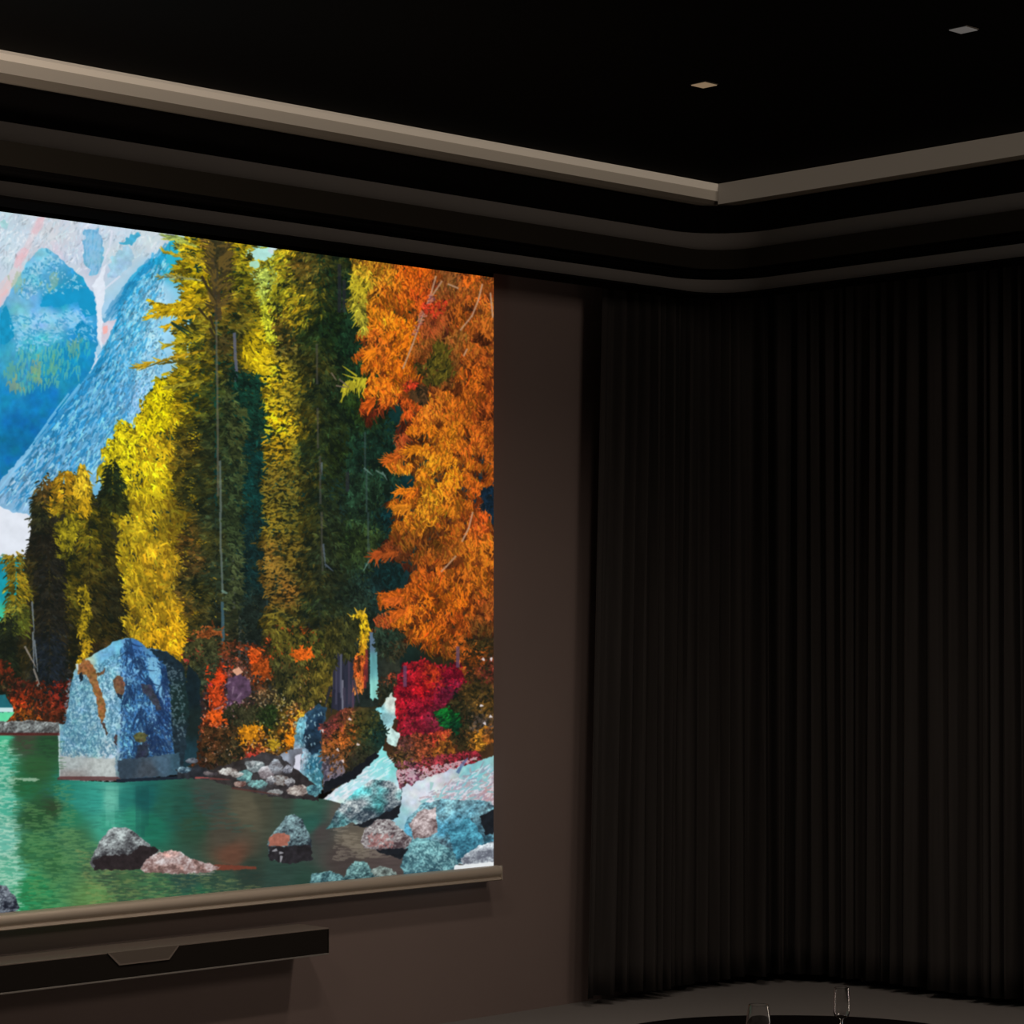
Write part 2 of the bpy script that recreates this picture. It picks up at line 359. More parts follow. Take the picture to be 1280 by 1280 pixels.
def landscape(S=2.0):
    p = Painter(-742, 160, 624, 1222, S)
    R = p.r; U = R.uniform; N = R.normal
    # ------------------------------------------------ mountains
    sky = [(-740, 200, 205, 215, 230), (-300, 230, 190, 212, 232), (0, 290, 196, 214, 226), (60, 290, 206, 210, 222), (150, 300, 200, 212, 226),
           (190, 300, 205, 214, 224), (90, 340, 200, 208, 222), (200, 340, 150, 205, 235), (260, 320, 150, 215, 205), (330, 330, 160, 225, 215), (360, 300, 190, 215, 215),
           (160, 400, 160, 200, 225), (200, 420, 150, 205, 235), (-200, 420, 90, 165, 205), (-500, 420, 120, 180, 215), (60, 650, 130, 180, 215), (150, 560, 130, 195, 230)]
    p.fill([(-742, 160), (420, 160), (420, 700), (-742, 900)], sky, 0, 6, .06, 14, seed=3, octv=4, hue=.03)
    # pale cliff mottling
    p.foliage([(-742, 170), (0, 262), (205, 290), (200, 320), (60, 330), (-742, 420)], 3200, [(0, 300, 172, 202, 220), (120, 300, 170, 205, 226), (-400, 250, 170, 196, 220)], 115, 25, 9, 1.6, .12, 18, 5, alpha=.35, jit=2, gain=1.0, warp=1, dk=0)
    p.foliage([(-742, 170), (0, 262), (205, 290), (120, 345), (60, 320), (-742, 400)], 1500, [(0, 300, 226, 226, 236), (120, 300, 216, 222, 236)], 120, 30, 8, 1.6, .08, 18, 6, alpha=.45, jit=2, gain=1.0, warp=1, dk=0)
    # blue bands on the pale cliff
    for poly, c in [([(106, 285), (122, 286), (128, 305), (128, 325), (122, 345), (112, 345), (104, 322)], (112, 178, 214)),
                    ([(150, 303), (165, 292), (176, 294), (163, 305), (155, 308)], (70, 170, 205)), ([(138, 320), (160, 305), (168, 325), (150, 345), (136, 348)], (160, 200, 224)),
                    ([(0, 275), (10, 278), (6, 287), (0, 287)], (170, 215, 220))]:
        p.fill(poly, [c], 4, 6, .14, 5, seed=int(poly[0][0])+4, octv=4, hue=.05)
    x, y = p.scatter([(106, 285), (128, 290), (126, 340), (110, 345)], 70); p.strokes(x, y, 100+N(0, 15, 70), 9, 1.6, (160, 200, 228), alpha=.5)
    # coral streak
    for (xa, ya, xb, yb, w, c, al) in [(52, 270, 30, 318, 9, (240, 196, 196), .8), (30, 316, 6, 362, 10, (238, 190, 190), .9), (8, 350, -26, 420, 14, (242, 196, 188), .9), (52, 271, 47, 284, 5, (244, 170, 180), .9), (30, 310, 24, 326, 8, (246, 164, 176), .9), (66, 300, 74, 316, 5, (228, 205, 222), .8), (10, 362, 0, 376, 6, (246, 176, 176), .8)]:
        n = 60; t = U(0, 1, n); A = np.degrees(np.arctan2(yb-ya, xb-xa)); p.strokes(xa+(xb-xa)*t+N(0, w*.25, n), ya+(yb-ya)*t, A+N(0, 6, n), 10, 3, c, alpha=al*.35)
    # blue dome
    dome = [(-742, 520), (-700, 420), (-560, 330), (-480, 300), (-400, 360), (-330, 330), (-240, 400), (-120, 440), (-60, 430), (-20, 400), (0, 385), (12, 365), (28, 338), (40, 322), (48, 311), (58, 309), (70, 318), (84, 330), (97, 343), (108, 354), (118, 370), (121, 390), (121, 430), (119, 455), (80, 520), (40, 560), (0, 600), (-60, 640), (-742, 700)]
    p.fill(dome, [(45, 330, 125, 195, 220), (60, 350, 90, 175, 212), (30, 350, 110, 190, 215), (90, 365, 30, 150, 200), (70, 372, 20, 152, 198), (110, 380, 40, 155, 208), (30, 368, 110, 180, 220),
                  (60, 400, 135, 200, 232), (95, 400, 130, 196, 236), (30, 405, 130, 195, 225), (100, 414, 20, 135, 190), (0, 410, 30, 150, 195), (45, 430, 75, 185, 205), (60, 450, 40, 150, 185), (90, 450, 20, 140, 190),
                  (30, 470, 60, 150, 180), (0, 500, 20, 130, 185), (50, 500, 15, 120, 180), (20, 540, 10, 110, 165), (-40, 520, 30, 130, 180), (-300, 420, 90, 170, 205), (-480, 330, 120, 185, 215), (-480, 480, 30, 120, 175), (-200, 520, 30, 125, 175), (-650, 480, 60, 150, 195)], 3, 7, .14, 7, seed=8, octv=5, hue=.08)
    p.fill([(52, 372), (70, 362), (92, 352), (108, 356), (118, 372), (120, 392), (106, 398), (96, 378), (86, 380), (70, 384), (50, 382)], [(22, 150, 200)], 3, 5, .06, 8, seed=12)
    p.fill([(92, 408), (102, 401), (113, 408), (112, 418), (102, 422), (92, 418)], [(18, 138, 192)], 2, 4, .08, 5, seed=13)
    p.fill([(0, 392), (8, 380), (14, 400), (18, 420), (6, 430), (0, 428)], [(20, 145, 190)], 2, 4, .1, 5, seed=14)
    x, y = p.scatter([(28, 340), (60, 312), (110, 360), (60, 370), (20, 375)], 260); p.strokes(x, y, U(0, 360, 260), 3.5, 1.8, [(170, 215, 235)]*130+[(60, 150, 190)]*130, alpha=.7)
    x, y = p.scatter([(10, 395), (110, 385), (118, 425), (20, 440)], 330); p.strokes(x, y, N(20, 40, 330), 5, 1.8, [(160, 212, 240)]*210+[(50, 150, 195)]*120, alpha=.6)
    x, y = p.scatter([(20, 432), (118, 420), (100, 470), (20, 490)], 260); p.strokes(x, y, N(95, 10, 260), 9, 1.8, [(60, 180, 190)]*90+[(20, 130, 180)]*90+[(110, 185, 160)]*80, alpha=.6)
    for cx, cy, c in [(47, 462, (176, 170, 110)), (18, 482, (180, 165, 100)), (44, 470, (120, 175, 120)), (66, 460, (120, 180, 120)), (66, 352, (150, 180, 140)), (22, 352, (160, 180, 140)), (92, 432, (130, 170, 130)), (14, 466, (110, 170, 130))]:
        p.strokes(cx+N(0, 4, 26), cy+N(-3, 6, 26), N(92, 12, 26), 7, 2.2, c, alpha=.5)
    # right blue slope and diagonal gullies
    slope = [(128, 440), (145, 405), (150, 372), (158, 352), (176, 332), (200, 318), (212, 300), (260, 300), (260, 560), (120, 640), (40, 680), (-20, 640), (0, 600), (50, 545), (86, 500), (120, 455)]
    p.fill(slope, [(155, 360, 60, 165, 210), (175, 340, 60, 170, 212), (205, 325, 40, 170, 200), (150, 400, 50, 150, 200), (165, 400, 120, 195, 228), (190, 370, 165, 210, 235), (195, 430, 155, 210, 238), (150, 430, 110, 185, 225),
                   (130, 460, 50, 150, 200), (170, 460, 150, 205, 235), (120, 500, 90, 170, 215), (165, 500, 155, 200, 240), (140, 530, 110, 185, 225), (80, 540, 70, 155, 205), (60, 580, 110, 175, 215), (100, 570, 120, 180, 220), (10, 620, 130, 180, 215), (40, 610, 150, 195, 228), (90, 610, 110, 180, 215)], 2, 5, .1, 9, seed=21, octv=4)
    D = lambda x, y: 122+(x-100)*-.05
    p.foliage([(128, 450), (150, 372), (176, 335), (212, 300), (150, 560), (60, 620), (0, 620), (50, 550)], 1300, [(150, 380, 28, 140, 190), (100, 520, 24, 120, 176), (30, 600, 16, 108, 160)], D, 12, 17, 2.6, .15, 9, 31, alpha=.6, jit=2, gain=1.0, warp=1, dk=0)
    for gx, gy, gl_ in [(118, 470, 60), (100, 500, 60), (128, 480, 70), (90, 535, 60), (70, 560, 60), (140, 450, 70), (110, 540, 50), (60, 585, 50), (150, 480, 50), (134, 520, 50), (165, 350, 50), (155, 370, 50), (190, 325, 40), (98, 580, 40), (45, 600, 40), (115, 510, 50)]:
        t = U(0, 1, 26); p.strokes(gx-t*gl_*.6+N(0, 2.4, 26), gy+t*gl_*.8+N(0, 2, 26), D(gx, gy)+N(0, 12, 26), U(6, 13, 26), 3.2, (26, 124, 178), alpha=.45)
    p.foliage([(128, 460), (155, 380), (176, 345), (212, 320), (190, 560), (60, 640), (0, 620), (50, 555)], 750, [(150, 380, 165, 215, 242), (100, 520, 140, 200, 238), (30, 600, 160, 200, 235)], D, 12, 13, 2.4, .12, 9, 32, alpha=.6, jit=2, gain=1.0, warp=1, dk=0)
    p.foliage([(150, 380), (205, 330), (205, 460), (170, 520), (130, 560)], 420, [(150, 380, 70, 150, 195)], 110, 30, 4, 1.6, .1, 9, 33, alpha=.6, jit=2, gain=1.0, warp=1, dk=0)
    p.strokes([86, 60, 40, 20, 70, 100], [492, 530, 560, 585, 515, 480], 128, 44, 2, (140, 205, 240), alpha=.7)
    # snow in the gully
    p.fill([(133, 330), (129, 346), (131, 362), (130, 378), (126, 392), (128, 400), (136, 412), (129, 428), (127, 436), (122, 424), (121, 395), (119, 370), (115, 358), (122, 346), (128, 334)], [(224, 232, 244)], 1.5, 4, .04, 5, seed=41)
    p.fill([(127, 404), (146, 398), (140, 412), (130, 432), (126, 425)], [(214, 208, 222)], 1.5, 4, .06, 5, seed=42)
    p.fill([(128, 408), (134, 406), (134, 416), (129, 418)], [(244, 180, 176)], 1, 3, seed=43)
    p.strokes([140, 136, 150, 119, 122], [288, 310, 345, 440, 448], [98, 112, 140, 75, 120], [26, 24, 34, 10, 16], 2, (222, 226, 240), alpha=.8)
    # small snow field, far water left
    p.fill([(-90, 640), (0, 632), (14, 640), (34, 642), (42, 650), (46, 690), (20, 700), (-90, 700)], [(224, 230, 240)], 2, 6, .04, 10, seed=51)
    p.fill([(-742, 420), (-300, 560), (-90, 640), (-60, 700), (30, 696), (40, 800), (-742, 900)], [(-600, 560, 40, 120, 140), (-100, 700, 20, 140, 160), (0, 705, 20, 130, 150), (8, 740, 20, 150, 165), (0, 770, 60, 190, 150), (-200, 760, 40, 90, 40), (-500, 760, 30, 70, 40)], 4, 6, .2, 8, seed=52)
    x, y = p.scatter([(-40, 690), (36, 694), (20, 720), (-40, 730)], 90); p.strokes(x, y, U(0, 360, 90), 4, 2, (40, 150, 170), alpha=.7)
    # ------------------------------------------------ forest: back planes
    dark = [(10, 800, 30, 34, 24), (50, 700, 34, 34, 26), (60, 820, 32, 34, 34), (110, 740, 46, 42, 24), (110, 860, 60, 32, 22), (180, 800, 70, 60, 25), (300, 480, 18, 58, 46), (310, 600, 14, 52, 48),
            (310, 700, 16, 44, 44), (320, 780, 26, 36, 34), (300, 840, 40, 44, 44), (250, 700, 50, 56, 34), (380, 500, 44, 50, 22), (400, 700, 38, 44, 28), (460, 400, 22, 46, 26), (480, 520, 14, 46, 44), (500, 640, 10, 46, 50), (480, 700, 14, 42, 46),
            (560, 480, 130, 60, 20), (580, 700, 120, 56, 20), (612, 640, 14, 40, 56), (560, 820, 40, 36, 22), (500, 820, 20, 36, 32), (270, 900, 80, 44, 24), (400, 880, 60, 50, 30), (240, 900, 18, 40, 44), (560, 920, 70, 40, 24), (610, 900, 60, 44, 28), (-200, 800, 40, 44, 26), (-500, 780, 36, 40, 30)]
    p.fill([(56, 606), (70, 600), (85, 605), (98, 596), (112, 606), (118, 625), (128, 610), (140, 590), (140, 545), (156, 528), (168, 540), (180, 500), (196, 474), (215, 470), (240, 440), (225, 300), (300, 285), (318, 380), (342, 385), (350, 300), (620, 300), (620, 990), (420, 990), (240, 970), (70, 910), (-60, 912), (-60, 780), (12, 790), (30, 720), (40, 640)], dark, 3, 6, .3, 6, seed=61, octv=4, lsy=9)
    # off-frame forest at the left of the picture
    p.fill([(-742, 640), (-600, 600), (-400, 660), (-200, 690), (-60, 760), (-50, 905), (-742, 905)], [(-600, 700, 40, 46, 28), (-100, 800, 30, 36, 26), (-300, 860, 60, 40, 26)], 6, 9, .3, 7, seed=68, octv=4)
    for k in range(26):
        cx = -742+k*26+U(-8, 8); top = 600-U(0, 140)+abs(cx+350)*.08; c = [(60, 62, 26), (120, 110, 24), (40, 54, 30), (170, 90, 24)][k % 4]
        p.foliage([(cx, top), (cx+34, 900), (cx-34, 900)], 1500, [(cx, 700) + c], lambda x, y, cx=cx: np.where(x > cx, 20, 160), 22, 9, 2, .5, 8, 70+k, bend=30)
    # ------------------------------------------------ left conifers
    def conifer(cx, top, bot, wt, wb, n, pts, seed, ln=9, lum=.5, w=1.9, spread=20, flat=24, trunk=None):
        poly = [(cx-wt, top), (cx+wt, top), (cx+wb, bot), (cx-wb, bot)]
        p.foliage(poly, n, pts, lambda x, y: np.where(x > cx, flat, 180-flat), spread, ln, w, lum, 9, seed, bend=35, lsy=5, clump=.35, warm=.06, gain=.64)
        if trunk: p.strokes([cx]*3, [top]*3, 90, bot-top, trunk[3], trunk[:3], alpha=.5, taper=False)
    gl = [(150, 540, 236, 214, 26), (160, 580, 226, 198, 24), (200, 490, 246, 216, 20), (185, 560, 205, 174, 24), (140, 600, 190, 170, 26), (215, 560, 170, 140, 22), (180, 640, 196, 166, 28), (150, 700, 176, 150, 26), (200, 700, 190, 150, 28), (180, 760, 170, 138, 26), (140, 780, 150, 130, 28), (220, 640, 130, 110, 24), (210, 790, 214, 160, 24), (240, 720, 120, 100, 30), (190, 600, 216, 190, 24), (150, 660, 150, 130, 24), (130, 620, 110, 104, 24)]
    larchl = [(122, 600), (134, 562), (152, 524), (168, 540), (178, 502), (196, 474), (214, 474), (240, 520), (250, 640), (256, 700), (254, 800), (220, 822), (180, 802), (120, 800), (120, 790), (140, 720), (148, 660), (138, 600)]
    p.foliage(larchl, 5200, gl, 60, 40, 12, 2.4, .30, 16, 81, bend=20, clump=.9, warm=.04, jit=4, gain=.9, shadow=(110, 84, 20), dk=.35, warp=8)
    p.foliage([(180, 500), (196, 474), (214, 480), (214, 530), (180, 545)], 500, [(200, 500, 252, 226, 16)], 70, 40, 8, 2.2, .15, 9, 82, jit=3)
    p.foliage([(134, 570), (152, 524), (170, 548), (160, 590), (138, 596)], 380, [(150, 560, 244, 222, 26)], 70, 40, 7, 2.2, .2, 9, 83, jit=3)
    conifer(141, 580, 640, 2, 16, 420, [(140, 600, 40, 56, 30), (140, 640, 56, 62, 26)], 84, 8)
    conifer(128, 634, 800, 3, 24, 1700, [(128, 640, 78, 76, 24), (128, 760, 44, 44, 26), (112, 700, 60, 56, 24)], 85, 9, .45)
    conifer(112, 618, 850, 2, 28, 2100, [(112, 640, 120, 108, 24), (112, 760, 54, 50, 26), (120, 840, 60, 46, 28), (100, 760, 110, 96, 24)], 86, 9, .5)
    conifer(80, 590, 640, 8, 24, 700, [(76, 610, 238, 180, 36), (86, 640, 180, 150, 30)], 87, 8, .3)
    p.foliage([(94, 612), (98, 592), (104, 584), (112, 606), (112, 640), (98, 642)], 420, [(104, 600, 250, 204, 44), (104, 640, 230, 180, 30)], 80, 30, 8, 2.2, .2, 9, 88, jit=3)
    p.foliage([(68, 650), (92, 640), (92, 700), (84, 760), (66, 700)], 700, [(80, 660, 150, 136, 26), (78, 720, 110, 104, 26)], 70, 30, 7, 2, .35, 7, 89, jit=3)
    conifer(86, 690, 860, 4, 26, 1700, [(86, 700, 84, 78, 24), (86, 800, 50, 48, 24), (96, 740, 104, 92, 24)], 90, 8, .5)
    p.foliage([(96, 740), (108, 730), (112, 830), (98, 836)], 260, [(104, 760, 150, 128, 24), (104, 830, 190, 150, 28)], 60, 40, 6, 2, .4, 7, 91, jit=2)
    conifer(53, 598, 880, 2, 34, 3200, [(53, 610, 120, 92, 40), (44, 640, 56, 60, 34), (60, 680, 40, 38, 28), (55, 760, 50, 46, 30), (62, 840, 44, 46, 44), (28, 820, 60, 54, 28), (44, 720, 66, 60, 30)], 92, 8, .38)
    conifer(62, 700, 870, 12, 12, 900, [(60, 760, 40, 40, 32), (64, 830, 36, 46, 54)], 93, 8, .3)
    conifer(20, 692, 790, 6, 14, 600, [(24, 710, 190, 160, 40), (14, 740, 190, 160, 30), (10, 760, 170, 170, 60), (22, 780, 110, 120, 40)], 94, 8, .3)
    conifer(6, 775, 870, 3, 16, 700, [(6, 800, 34, 44, 28)], 95, 8, .4)
    p.strokes([40, 41, 43], [752, 790, 800], [86, 88, 84], [40, 46, 40], 1.8, (126, 136, 142), alpha=.75)
    p.strokes([31, 42, 46], [808, 836, 850], [62, 70, 80], [30, 34, 32], 2, (150, 140, 130), alpha=.8)
    p.foliage([(-60, 830), (10, 826), (24, 850), (60, 858), (90, 850), (90, 905), (-60, 905)], 1400, [(8, 836, 150, 56, 30), (20, 860, 90, 40, 30), (24, 878, 196, 62, 26), (30, 896, 190, 100, 30), (50, 880, 130, 50, 28), (80, 870, 130, 38, 28), (80, 895, 96, 44, 26), (0, 860, 56, 50, 30)], 0, 70, 5, 2.2, .45, 6, 96, jit=3, gain=.66)
    p.fill([(-742, 868), (6, 868), (16, 884), (16, 890), (-742, 900)], [(30, 100, 110)], 1, 5, .1, 6, seed=97)
    p.strokes([-60, -60], [886, 888], 0, [76, 76], 3, (196, 224, 224), taper=False)
    p.fill([(-742, 890), (18, 890), (10, 900), (-2, 906), (-742, 906)], [(96, 214, 160)], 1, 4, .06, 6, seed=98)
    # ------------------------------------------------ tall larch in front
    ta = [(210, 300, 160, 190, 120), (235, 300, 214, 184, 30), (250, 310, 222, 186, 24), (232, 340, 206, 176, 22), (250, 350, 210, 180, 20), (240, 365, 196, 168, 20), (262, 300, 120, 90, 40), (275, 320, 70, 66, 34), (290, 310, 196, 166, 24), (305, 320, 200, 176, 30), (300, 345, 160, 150, 30),
          (225, 383, 206, 168, 26), (250, 400, 150, 136, 34), (275, 385, 150, 120, 34), (290, 400, 110, 100, 30), (240, 430, 160, 146, 26), (230, 460, 190, 164, 24), (250, 470, 150, 130, 20), (280, 430, 74, 66, 34), (300, 420, 90, 84, 30), (320, 420, 196, 170, 24), (325, 455, 200, 170, 24), (310, 440, 180, 150, 20),
          (240, 500, 150, 132, 20), (220, 520, 170, 144, 18), (265, 490, 90, 86, 30), (290, 470, 60, 66, 36), (240, 560, 96, 84, 26), (215, 580, 140, 116, 24), (270, 560, 78, 76, 34), (300, 520, 40, 66, 40), (300, 600, 30, 62, 44), (250, 620, 84, 74, 28), (225, 650, 130, 104, 26), (270, 640, 72, 74, 38), (235, 680, 130, 92, 30), (245, 700, 110, 84, 34), (270, 720, 70, 76, 42), (230, 760, 110, 84, 30), (260, 790, 76, 68, 38), (250, 820, 100, 66, 36), (270, 830, 76, 60, 40), (230, 800, 130, 96, 28), (240, 850, 60, 62, 44)]
    ta = [(q[0], q[1], q[2]*.66, q[3]*.82, q[4]*1.0) if q[0] >= 250 and q[1] >= 480 else ((q[0], q[1], q[2]*.86, q[3]*.86, q[4]) if q[1] > 520 else q) for q in ta]
    ta += [(262, 540, 50, 62, 32), (285, 560, 44, 60, 36), (258, 600, 62, 66, 30), (288, 650, 48, 64, 36), (262, 680, 66, 68, 32), (290, 700, 44, 60, 40), (255, 740, 74, 72, 30), (284, 760, 54, 60, 38), (246, 780, 84, 74, 30), (268, 820, 64, 60, 34), (245, 820, 70, 70, 40)]
    sideA = lambda x, y: np.where(x > 270, 18, 168)
    p.foliage([(244, 296), (330, 306), (345, 440), (335, 478), (300, 470), (320, 540), (318, 700), (300, 840), (240, 870), (240, 800), (232, 700), (236, 640), (222, 590), (226, 540), (220, 480), (222, 420), (236, 380), (226, 340), (228, 305)], 9500, ta, sideA, 26, 10, 2.0, .5, 12, 101, bend=-30, lsy=6, clump=.25, warm=.05, jit=5, gain=.70, warp=9)
    # gaps of bright sky between branches
    for gx, gy, w_, h_, c in [(328, 318, 15, 8, (176, 226, 216)), (334, 364, 9, 10, (150, 222, 204)), (318, 330, 7, 5, (170, 220, 190)), (342, 312, 8, 4, (200, 220, 224))]:
        p.fill([(gx+w_*np.cos(t)*U(.8, 1.2), gy+h_*np.sin(t)*U(.8, 1.2)) for t in np.linspace(0, 6.28, 12)[:-1]], [c], 2, 4, .08, 4, seed=int(gx))
    p.foliage([(322, 345), (352, 310), (372, 330), (366, 400), (345, 430), (330, 400)], 900, [(350, 330, 196, 190, 40), (340, 400, 226, 226, 50), (330, 345, 190, 210, 90), (365, 350, 190, 170, 34)], 140, 50, 8, 1.8, .3, 8, 102, jit=3)
    p.foliage([(328, 392), (352, 392), (350, 430), (338, 430)], 160, [(340, 410, 236, 236, 54)], 90, 40, 7, 2, .15, 8, 103, jit=2)
    p.foliage([(300, 420), (330, 425), (345, 450), (340, 480), (318, 468)], 520, [(320, 440, 206, 176, 22)], 50, 30, 9, 2, .25, 9, 104, jit=3)
    x, y = p.scatter([(240, 400), (320, 480), (318, 780), (235, 800), (222, 560)], 1500); v = p.noise(x, y, 10, 302, 2, 6) > .55; x = x[v]; y = y[v]; p.strokes(x, y, sideA(x, y)+N(0, 25, len(x)), U(3, 8, len(x)), 2.2, (34, 42, 26), alpha=.6)
    # outreaching boughs on the left of the larch
    for bx, by, ln_, a_, c, nn in [(262, 330, 60, 200, (190, 165, 40), 26), (258, 352, 62, 192, (150, 150, 90), 18), (258, 372, 70, 172, (206, 172, 24), 60), (250, 392, 46, 165, (206, 166, 24), 46), (240, 388, 54, 178, (214, 176, 26), 60), (262, 420, 62, 172, (170, 150, 30), 34), (256, 438, 86, 170, (186, 150, 30), 40), (258, 452, 56, 184, (90, 84, 30), 30), (262, 476, 60, 176, (150, 140, 40), 40), (250, 310, 42, 205, (170, 180, 80), 20), (235, 300, 30, 200, (150, 170, 90), 16)]:
        t = U(.1, 1, nn); ra = np.radians(a_); X = bx+ln_*t*np.cos(ra); Y = by+ln_*t*np.sin(ra)+6*t*t
        p.strokes(bx, by, a_, ln_, 1.8, np.array(c)*.45, bend=-14)
        p.strokes(X, Y, N(a_-60+40, 22, nn), U(4, 12, nn), 1.8, np.clip(np.array(c)*U(.75, 1.2, nn)[:, None], 0, 255), bend=20)
    p.foliage([(190, 378), (210, 381), (236, 372), (240, 386), (226, 394), (205, 390)], 260, [(225, 383, 214, 176, 24)], 160, 20, 8, 1.7, .25, 6, 105, jit=1)
    p.strokes([214, 216, 228], [403, 405, 400], [28, 36, 15], [30, 24, 14], 2.2, (24, 50, 44))
    # trunks and dark bough clusters of the larch
    p.strokes([266, 268, 270], [300, 310, 330], [88, 86, 89], [70, 90, 70], 6, (66, 54, 40), taper=False, alpha=.75)
    p.fill([(262, 296), (276, 300), (284, 315), (290, 322), (288, 338), (276, 346), (268, 330), (263, 315)], [(48, 46, 28)], 3, 4, .35, 3, seed=106)
    x, y = p.scatter([(262, 300), (284, 310), (284, 380), (262, 390)], 130); p.strokes(x, y, np.where(x > 270, -40, -140)+N(0, 20, 130), 12, 2, np.array([(60, 52, 30)]*70+[(96, 78, 36)]*60), bend=20)
    p.strokes([252, 255, 248, 262, 262], [345, 352, 385, 395, 410], [62, 58, 50, 70, 60], [24, 30, 20, 24, 20], 3, (52, 46, 28))
    p.strokes([270.5, 271.5, 272], [400, 470, 560], 89.5, [70, 90, 60], 2.2, (112, 106, 92), alpha=.55, taper=False)
    p.strokes([293, 295, 295], [416, 450, 470], 88, [34, 26, 20], 3.4, (96, 100, 122), alpha=.8, taper=False)
    p.strokes([275, 275.5, 276.5], [576, 640, 690], [89, 89.5, 88], [64, 50, 52], 2.2, (112, 126, 124), alpha=.62, taper=False)
    p.strokes([277, 278], [738, 748], [30, 0], [8, 26], 2.4, (110, 140, 124), alpha=.8, taper=False)
    p.strokes([278, 279, 277], [752, 790, 815], [89, 90, 84], [40, 30, 22], 3.4, (66, 100, 116), alpha=.75, taper=False)
    p.strokes([300, 299, 292, 308], [770, 800, 700, 790], 90, [40, 44, 60, 44], 3, (84, 88, 84), alpha=.55, taper=False)
    p.strokes([334, 300, 310, 345], [726, 560, 690, 590], 90, [40, 60, 40, 50], 1.4, (70, 100, 100), alpha=.5)
    # deep shade between the two trees
    p.foliage([(290, 462), (332, 470), (334, 560), (330, 800), (300, 800), (292, 640)], 2000, [(310, 490, 20, 60, 46), (310, 600, 14, 54, 50), (318, 700, 18, 46, 46), (320, 780, 28, 40, 34)], 30, 40, 8, 2, .3, 9, 107, jit=3)
    p.foliage([(282, 480), (305, 520), (300, 640), (300, 760), (284, 760)], 800, [(290, 520, 66, 76, 40), (292, 640, 56, 72, 42), (292, 740, 66, 76, 46)], 30, 30, 8, 1.8, .4, 8, 108, jit=3)
    # ------------------------------------------------ second tall tree
    tb = [(345, 320, 196, 180, 36), (360, 310, 190, 160, 30), (345, 360, 190, 180, 36), (375, 330, 110, 90, 34), (395, 320, 84, 78, 30), (420, 330, 52, 60, 28), (435, 350, 36, 52, 28), (350, 410, 120, 96, 34), (370, 395, 190, 160, 30), (360, 430, 96, 84, 34), (385, 420, 60, 64, 26), (410, 410, 46, 60, 26), (440, 430, 30, 56, 30), (345, 470, 190, 160, 26), (370, 480, 140, 120, 28), (395, 490, 74, 72, 34), (420, 500, 48, 58, 28), (450, 500, 26, 54, 34),
          (350, 530, 206, 172, 22), (370, 530, 180, 146, 26), (345, 560, 150, 118, 22), (390, 560, 84, 76, 30), (425, 560, 56, 62, 24), (345, 600, 130, 108, 28), (370, 610, 120, 104, 28), (400, 620, 70, 72, 36), (440, 620, 46, 58, 34), (340, 650, 146, 120, 28), (370, 650, 108, 96, 26), (440, 660, 60, 70, 30), (340, 700, 150, 112, 34), (365, 690, 120, 96, 26), (400, 700, 70, 66, 34), (440, 700, 58, 60, 28), (345, 740, 124, 92, 28), (360, 740, 150, 100, 30), (390, 760, 74, 72, 34), (430, 740, 52, 58, 36), (345, 780, 120, 104, 28), (380, 800, 84, 80, 32), (410, 810, 90, 78, 28), (335, 810, 76, 70, 30), (370, 840, 96, 80, 32), (400, 850, 90, 78, 30), (430, 790, 58, 56, 32)]
    tb = [(q[0], q[1], q[2]*.64, q[3]*.86, q[4]) if q[0] >= 385 and q[1] > 330 else ((q[0], q[1], q[2]*.78, q[3]*.80, q[4]) if q[1] > 590 else q) for q in tb]
    tb += [(385, 460, 66, 66, 28), (380, 520, 80, 74, 26), (410, 540, 40, 56, 28), (385, 600, 74, 72, 28), (415, 600, 40, 58, 28), (380, 640, 76, 74, 28), (420, 650, 40, 54, 32), (385, 720, 70, 66, 28), (415, 730, 46, 54, 32), (375, 770, 80, 72, 28), (400, 790, 60, 60, 30)]
    sideB = lambda x, y: np.where(x > 400, 30, 155)
    p.foliage([(352, 306), (440, 320), (446, 400), (462, 470), (480, 560), (478, 650), (462, 740), (440, 800), (425, 880), (350, 880), (326, 810), (336, 760), (328, 700), (334, 640), (330, 600), (340, 540), (332, 500), (350, 440), (340, 400)], 13500, tb, sideB, 28, 7.5, 2.0, .6, 8, 111, bend=35, lsy=6, clump=.2, warm=.06, jit=5, gain=.66, warp=8)
    # tufts lit on their upper side
    x, y = p.scatter([(334, 440), (372, 430), (376, 800), (334, 800), (330, 640)], 800); cc = p.field(tb, x, y)*U(1.2, 1.6, 800)[:, None]; p.strokes(x, y, N(165, 25, 800), U(3, 8, 800), 1.7, np.clip(cc, 0, 250), bend=30, alpha=.8)
    x, y = p.scatter([(350, 320), (430, 330), (470, 560), (450, 790), (345, 800), (340, 560)], 1500); v = p.noise(x, y, 9, 301, 2, 6) > .54; x = x[v]; y = y[v]; p.strokes(x, y, sideB(x, y)+N(0, 25, len(x)), U(3, 7, len(x)), 2.2, (26, 38, 26), alpha=.6)
    # right side dark zone with trunks
    p.foliage([(440, 325), (462, 450), (500, 560), (500, 780), (440, 800), (436, 560), (428, 400)], 3600, [(445, 350, 34, 54, 30), (450, 420, 26, 54, 34), (470, 500, 40, 60, 24), (480, 560, 22, 50, 38), (470, 620, 34, 60, 40), (490, 640, 12, 50, 54), (460, 680, 52, 70, 34), (490, 700, 14, 46, 52), (480, 740, 22, 48, 48), (450, 760, 36, 52, 40)], 70, 50, 7, 2, .55, 9, 112, bend=30, lsy=12, clump=.3, jit=4, gain=.74)
    p.strokes([396, 397, 400, 402, 403], [430, 510, 570, 640, 690], 89.5, [50, 50, 60, 50, 24], 2.2, (92, 86, 82), alpha=.45, taper=False)
    p.strokes([402, 404, 406], [578, 680, 705], [88, 84, 40], [16, 30, 14], 2, (100, 112, 134), alpha=.6)
